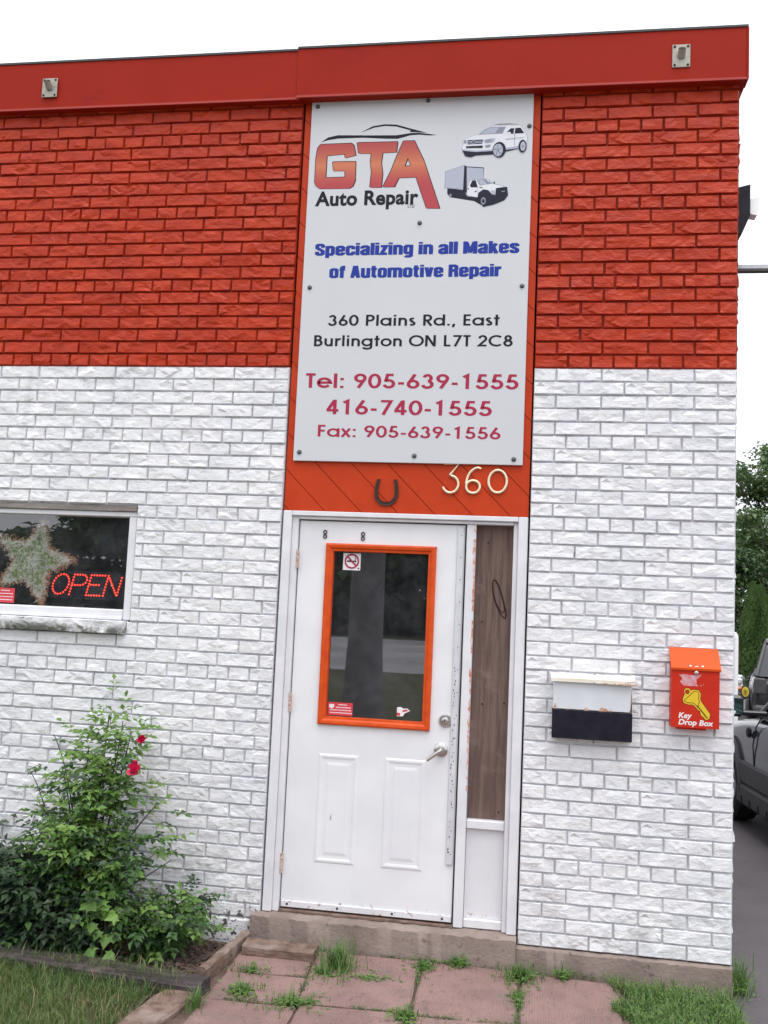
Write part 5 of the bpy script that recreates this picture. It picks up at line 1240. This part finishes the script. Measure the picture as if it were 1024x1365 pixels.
def suv(name, label, loc, rz, paint, cat='car', spare=False, lamp=False):
    root = empty(name, loc, rz, label, cat)
    S = [(2.22,.42,.66,.60,.70),(2.16,.34,.74,.72,.78),(1.95,.30,.86,.82,.90),(1.40,.28,.94,.875,.98),(.85,.27,1.00,.89,1.03),(0,.27,1.02,.895,1.04),(-1.2,.27,1.04,.89,1.05),(-1.95,.34,1.03,.84,1.04),(-2.15,.42,.98,.78,1.0),(-2.2,.5,.9,.7,.92)]
    V = []; F = []; n = 13
    for x, lz, bz_, hw, top in S:
        half = [(hw-.14, lz), (hw-.02, lz+.06), (hw+.012, lz+.22), (hw+.015, (lz+bz_)/2+.1), (hw-.012, bz_-.10), (hw-.05, bz_)]
        ring = [(x, -y, z) for y, z in half] + [(x, 0, top)] + [(x, y, z) for y, z in reversed(half)]
        V += ring
    for i in range(len(S)-1):
        for j in range(n): F.append((i*n+j, i*n+(j+1) % n, (i+1)*n+(j+1) % n, (i+1)*n+j))
    F += [tuple(range(n)), tuple((len(S)-1)*n+j for j in range(n))]
    b = MB(); b.add(V, F); bd = b.build('body', paint, root, smooth=True); md = bd.modifiers.new('s', 'SUBSURF'); md.levels = 2; md.render_levels = 2
    for p_ in bd.data.polygons: p_.use_smooth = True
    # glasshouse
    lo = [(.92, .70), (-2.02, .74)]; hi = [(.12, .58), (-1.72, .62)]; zb, zt = 1.02, 1.56
    g = MB()
    a = [(.92, -.72, zb), (.92, .72, zb), (-2.02, .76, zb), (-2.02, -.76, zb)]; t_ = [(.10, -.60, zt), (.10, .60, zt), (-1.75, .62, zt), (-1.75, -.62, zt)]
    g.add(a+t_, [(0,1,5,4), (1,2,6,5), (2,3,7,6), (3,0,4,7)]); g.build('windows', 'cglass', root)
    rf = MB(); rf.add([(.16, -.62, zt), (.16, .62, zt), (-1.80, .64, zt), (-1.80, -.64, zt), (-.05, -.5, zt+.06), (-.05, .5, zt+.06), (-1.6, .52, zt+.06), (-1.6, -.52, zt+.06)], [(0,1,5,4),(1,2,6,5),(2,3,7,6),(3,0,4,7),(4,5,6,7),(0,3,2,1)]); rf.build('roof', paint, root, smooth=False)
    for s in (-1, 1):
        for (p, q_) in (((.95, .74*s, zb-.02), (.10, .61*s, zt+.01)), ((-.30, .755*s, zb), (-.36, .625*s, zt)), ((-1.25, .765*s, zb), (-1.22, .63*s, zt)), ((-2.04, .765*s, zb), (-1.76, .63*s, zt))):
            b = MB(); b.tube([p, q_], [.035, .028], 8); b.build('pillar', 'paintk', root, smooth=True)
        b = MB(); b.tube([(1.0, .775*s, 1.015), (0, .80*s, 1.03), (-2.0, .79*s, 1.035)], .022, 6); b.build('window_trim', 'clad', root)
        b = MB(); b.box(-1.0, 1.05, min(.80*s, .93*s), max(.80*s, .93*s), .22, .40, 0, .025); b.box(-1.0, 1.05, min(.82*s, .922*s), max(.82*s, .922*s), .402, .60, 0, .02); b.build('sill_cladding', 'clad', root)
        for k in range(9):
            x = -.9 + k*.22; b = MB(); b.box(x, x+.02, min(.925*s, .938*s), max(.925*s, .938*s), .23, .30); b.build('rib', 'tyre', root)
        for x in (.62, -.35, -1.25):
            b = MB(); b.tube([(x, .905*s, .60), (x+.01, .912*s, .78), (x, .890*s, .93), (x-.0, .845*s, 1.01)], .006, 5); b.build('door_seam', 'dark', root)
        b = MB(); b.lathe([(.045, 0), (.045, .02*s), (.03, .03*s), (0, .032*s)], (.76, .895*s, .87), 'y', 16); b.build('side_lamp', 'black', root)
        for x in (-.22, -1.12):
            b = MB(); b.box(x, x+.16, min(.90*s, .93*s), max(.90*s, .93*s), .87, .905, 0, .008); b.build('door_handle', paint, root)
        if not spare: b = MB(); b.box(.55, .70, min(1.01*s, 1.19*s), max(1.01*s, 1.19*s), 1.02, 1.20, 0, .03); b.box(.58, .68, min(.80*s, 1.02*s), max(.80*s, 1.02*s), 1.03, 1.07, 0, .01); mr = b.build('mirror', 'paintk', root)
        if not spare: b = MB(); b.box(.544, .549, min(1.03*s, 1.17*s), max(1.03*s, 1.17*s), 1.045, 1.18); b.build('mirror_glass', 'teal', mr)
        for x in (1.36, -1.32):
            wh = empty('wheel', (x, .80*s, .345), parent=root)
            b = MB(); b.lathe([(.20, -.10*s), (.30, -.11*s), (.338, -.085*s), (.345, 0), (.338, .085*s), (.30, .11*s), (.21, .10*s)], (0, 0, 0), 'y', 30); b.build('tyre', 'tyre', wh, smooth=True)
            b = MB(); b.lathe([(.21, .10*s), (.19, .06*s), (.06, .075*s), (0, .08*s)], (0, 0, 0), 'y', 20)
            for q_ in range(5):
                a_ = q_*2*math.pi/5; b.tube([(0, .085*s, 0), (math.cos(a_)*.2, .085*s, math.sin(a_)*.2)], [.035, .025], 6)
            b.build('rim', 'galv', wh, smooth=True)
            b = MB(); b.tube([(x+math.cos(R(q_))*.40, .905*s, .345+math.sin(R(q_))*.40) for q_ in range(-8, 190, 9)], .035, 7); b.build('wheel_arch', 'clad', root, smooth=True)
            b = MB(); b.lathe([(.385, 0), (0, 0.001)], (x, .900*s, .345), 'y', 24); b.build('wheel_well', 'tyre', root) if False else None
        b = MB(); b.box(2.08, 2.20, min(.42*s, .74*s), max(.42*s, .74*s), .66, .78, 0, .03); b.build('headlight', 'lens', root)
        b = MB(); b.box(2.06, 2.21, min(.46*s, .76*s), max(.46*s, .76*s), .55, .61, 0, .02); b.build('turn_signal', 'amber', root)
        b = MB(); b.box(-2.20, -2.10, min(.62*s, .80*s), max(.62*s, .80*s), .75, 1.0, 0, .02); b.build('tail_light', 'redst' if not spare else 'clad', root)
    b = MB(); b.box(2.14, 2.24, -.40, .40, .58, .76, 0, .02); b.build('grille', 'clad', root)
    b = MB(); b.box(2.10, 2.26, -.80, .80, .36, .52, 0, .04); b.box(-2.26, -2.10, -.80, .80, .40, .58, 0, .04); b.build('bumper', 'clad', root)
    if spare:
        sp_ = empty('spare_wheel', (-2.30, .92, .78), parent=root); sp_.scale = (.24, .20, .30)
        b = MB(); b.lathe([(.12, .09), (.33, .09), (.36, 0), (.33, -.10), (.27, -.115)], (0, 0, 0), 'x', 28); b.build('tyre', 'tyre', sp_, smooth=True)
        b = MB(); b.lathe([(.27, -.115), (.2, -.135), (0, -.14)], (0, 0, 0), 'x', 24); cv = b.build('cover', 'yellow', sp_, smooth=True)
        b = MB(); b.tube([(-.15, .08, .10), (-.155, -.02, .04), (-.155, .06, -.03), (-.15, -.06, -.10)], .025, 5); b.tube([(-.15, -.08, .08), (-.155, -.07, .0)], .02, 5); b.build('mark', 'ink', sp_)
    return root
ang = 5.5     # nose turned a little towards the building
f_ = Vector((-math.sin(R(ang)), math.cos(R(ang)))); l_ = Vector((-f_.y, f_.x))
wp = Vector((.93, 4.55)); ctr = wp - f_*1.36 - l_*.80
suv('parked_car', 'dark grey parked car with side mirror at the brick corner', (ctr.x, ctr.y, -.185), R(90+ang), 'paintg')
suv('parked_car', 'black boxy vehicle parked behind the dark grey car', (3.72, 13.0, -.24), R(77), 'paintk', spare=True)
suv('parked_car', 'white vehicle with amber lamp, mostly hidden by the brick corner', (1.05, 16.0, -.26), R(-12), 'paintw')

# the street side, which the glass reflects
b = MB(); b.lathe([(.34, 0), (.30, .5), (.265, 1.2), (.25, 2.6), (.25, 5.2), (.27, 5.25), (.27, 5.4), (0, 5.4)], (0, 0, 0), 'z', 20)
tag(b.build('pillar', 'pillar', smooth=True, loc=(-3.50, -9.0, -.13)), 'grey round pillar seen mirrored in the door glass', 'pillar')
# trees over the road
r = random.Random(99)
for k, (x, y, h, cr_) in enumerate(((-21, -60, 15, 5.8), (-14, -56, 13, 4.8), (-7, -60, 16, 6), (1, -57, 14, 5.5), (9, -60, 15, 6), (18, -57, 13, 5.5), (-29, -59, 13, 4.6), (-37, -60, 6.2, 3.6), (-44, -58, 6.8, 4.2), (-26, -66, 15, 6), (-11, -67, 16, 7))):
    tree('street_tree', 'broadleaf tree across the street behind the viewer', x, y, -.34, h, cr_, 8000, .85, ['treel', 'cedar', 'treed'], 200+k, -.05, cl=110, group='trees across the street')
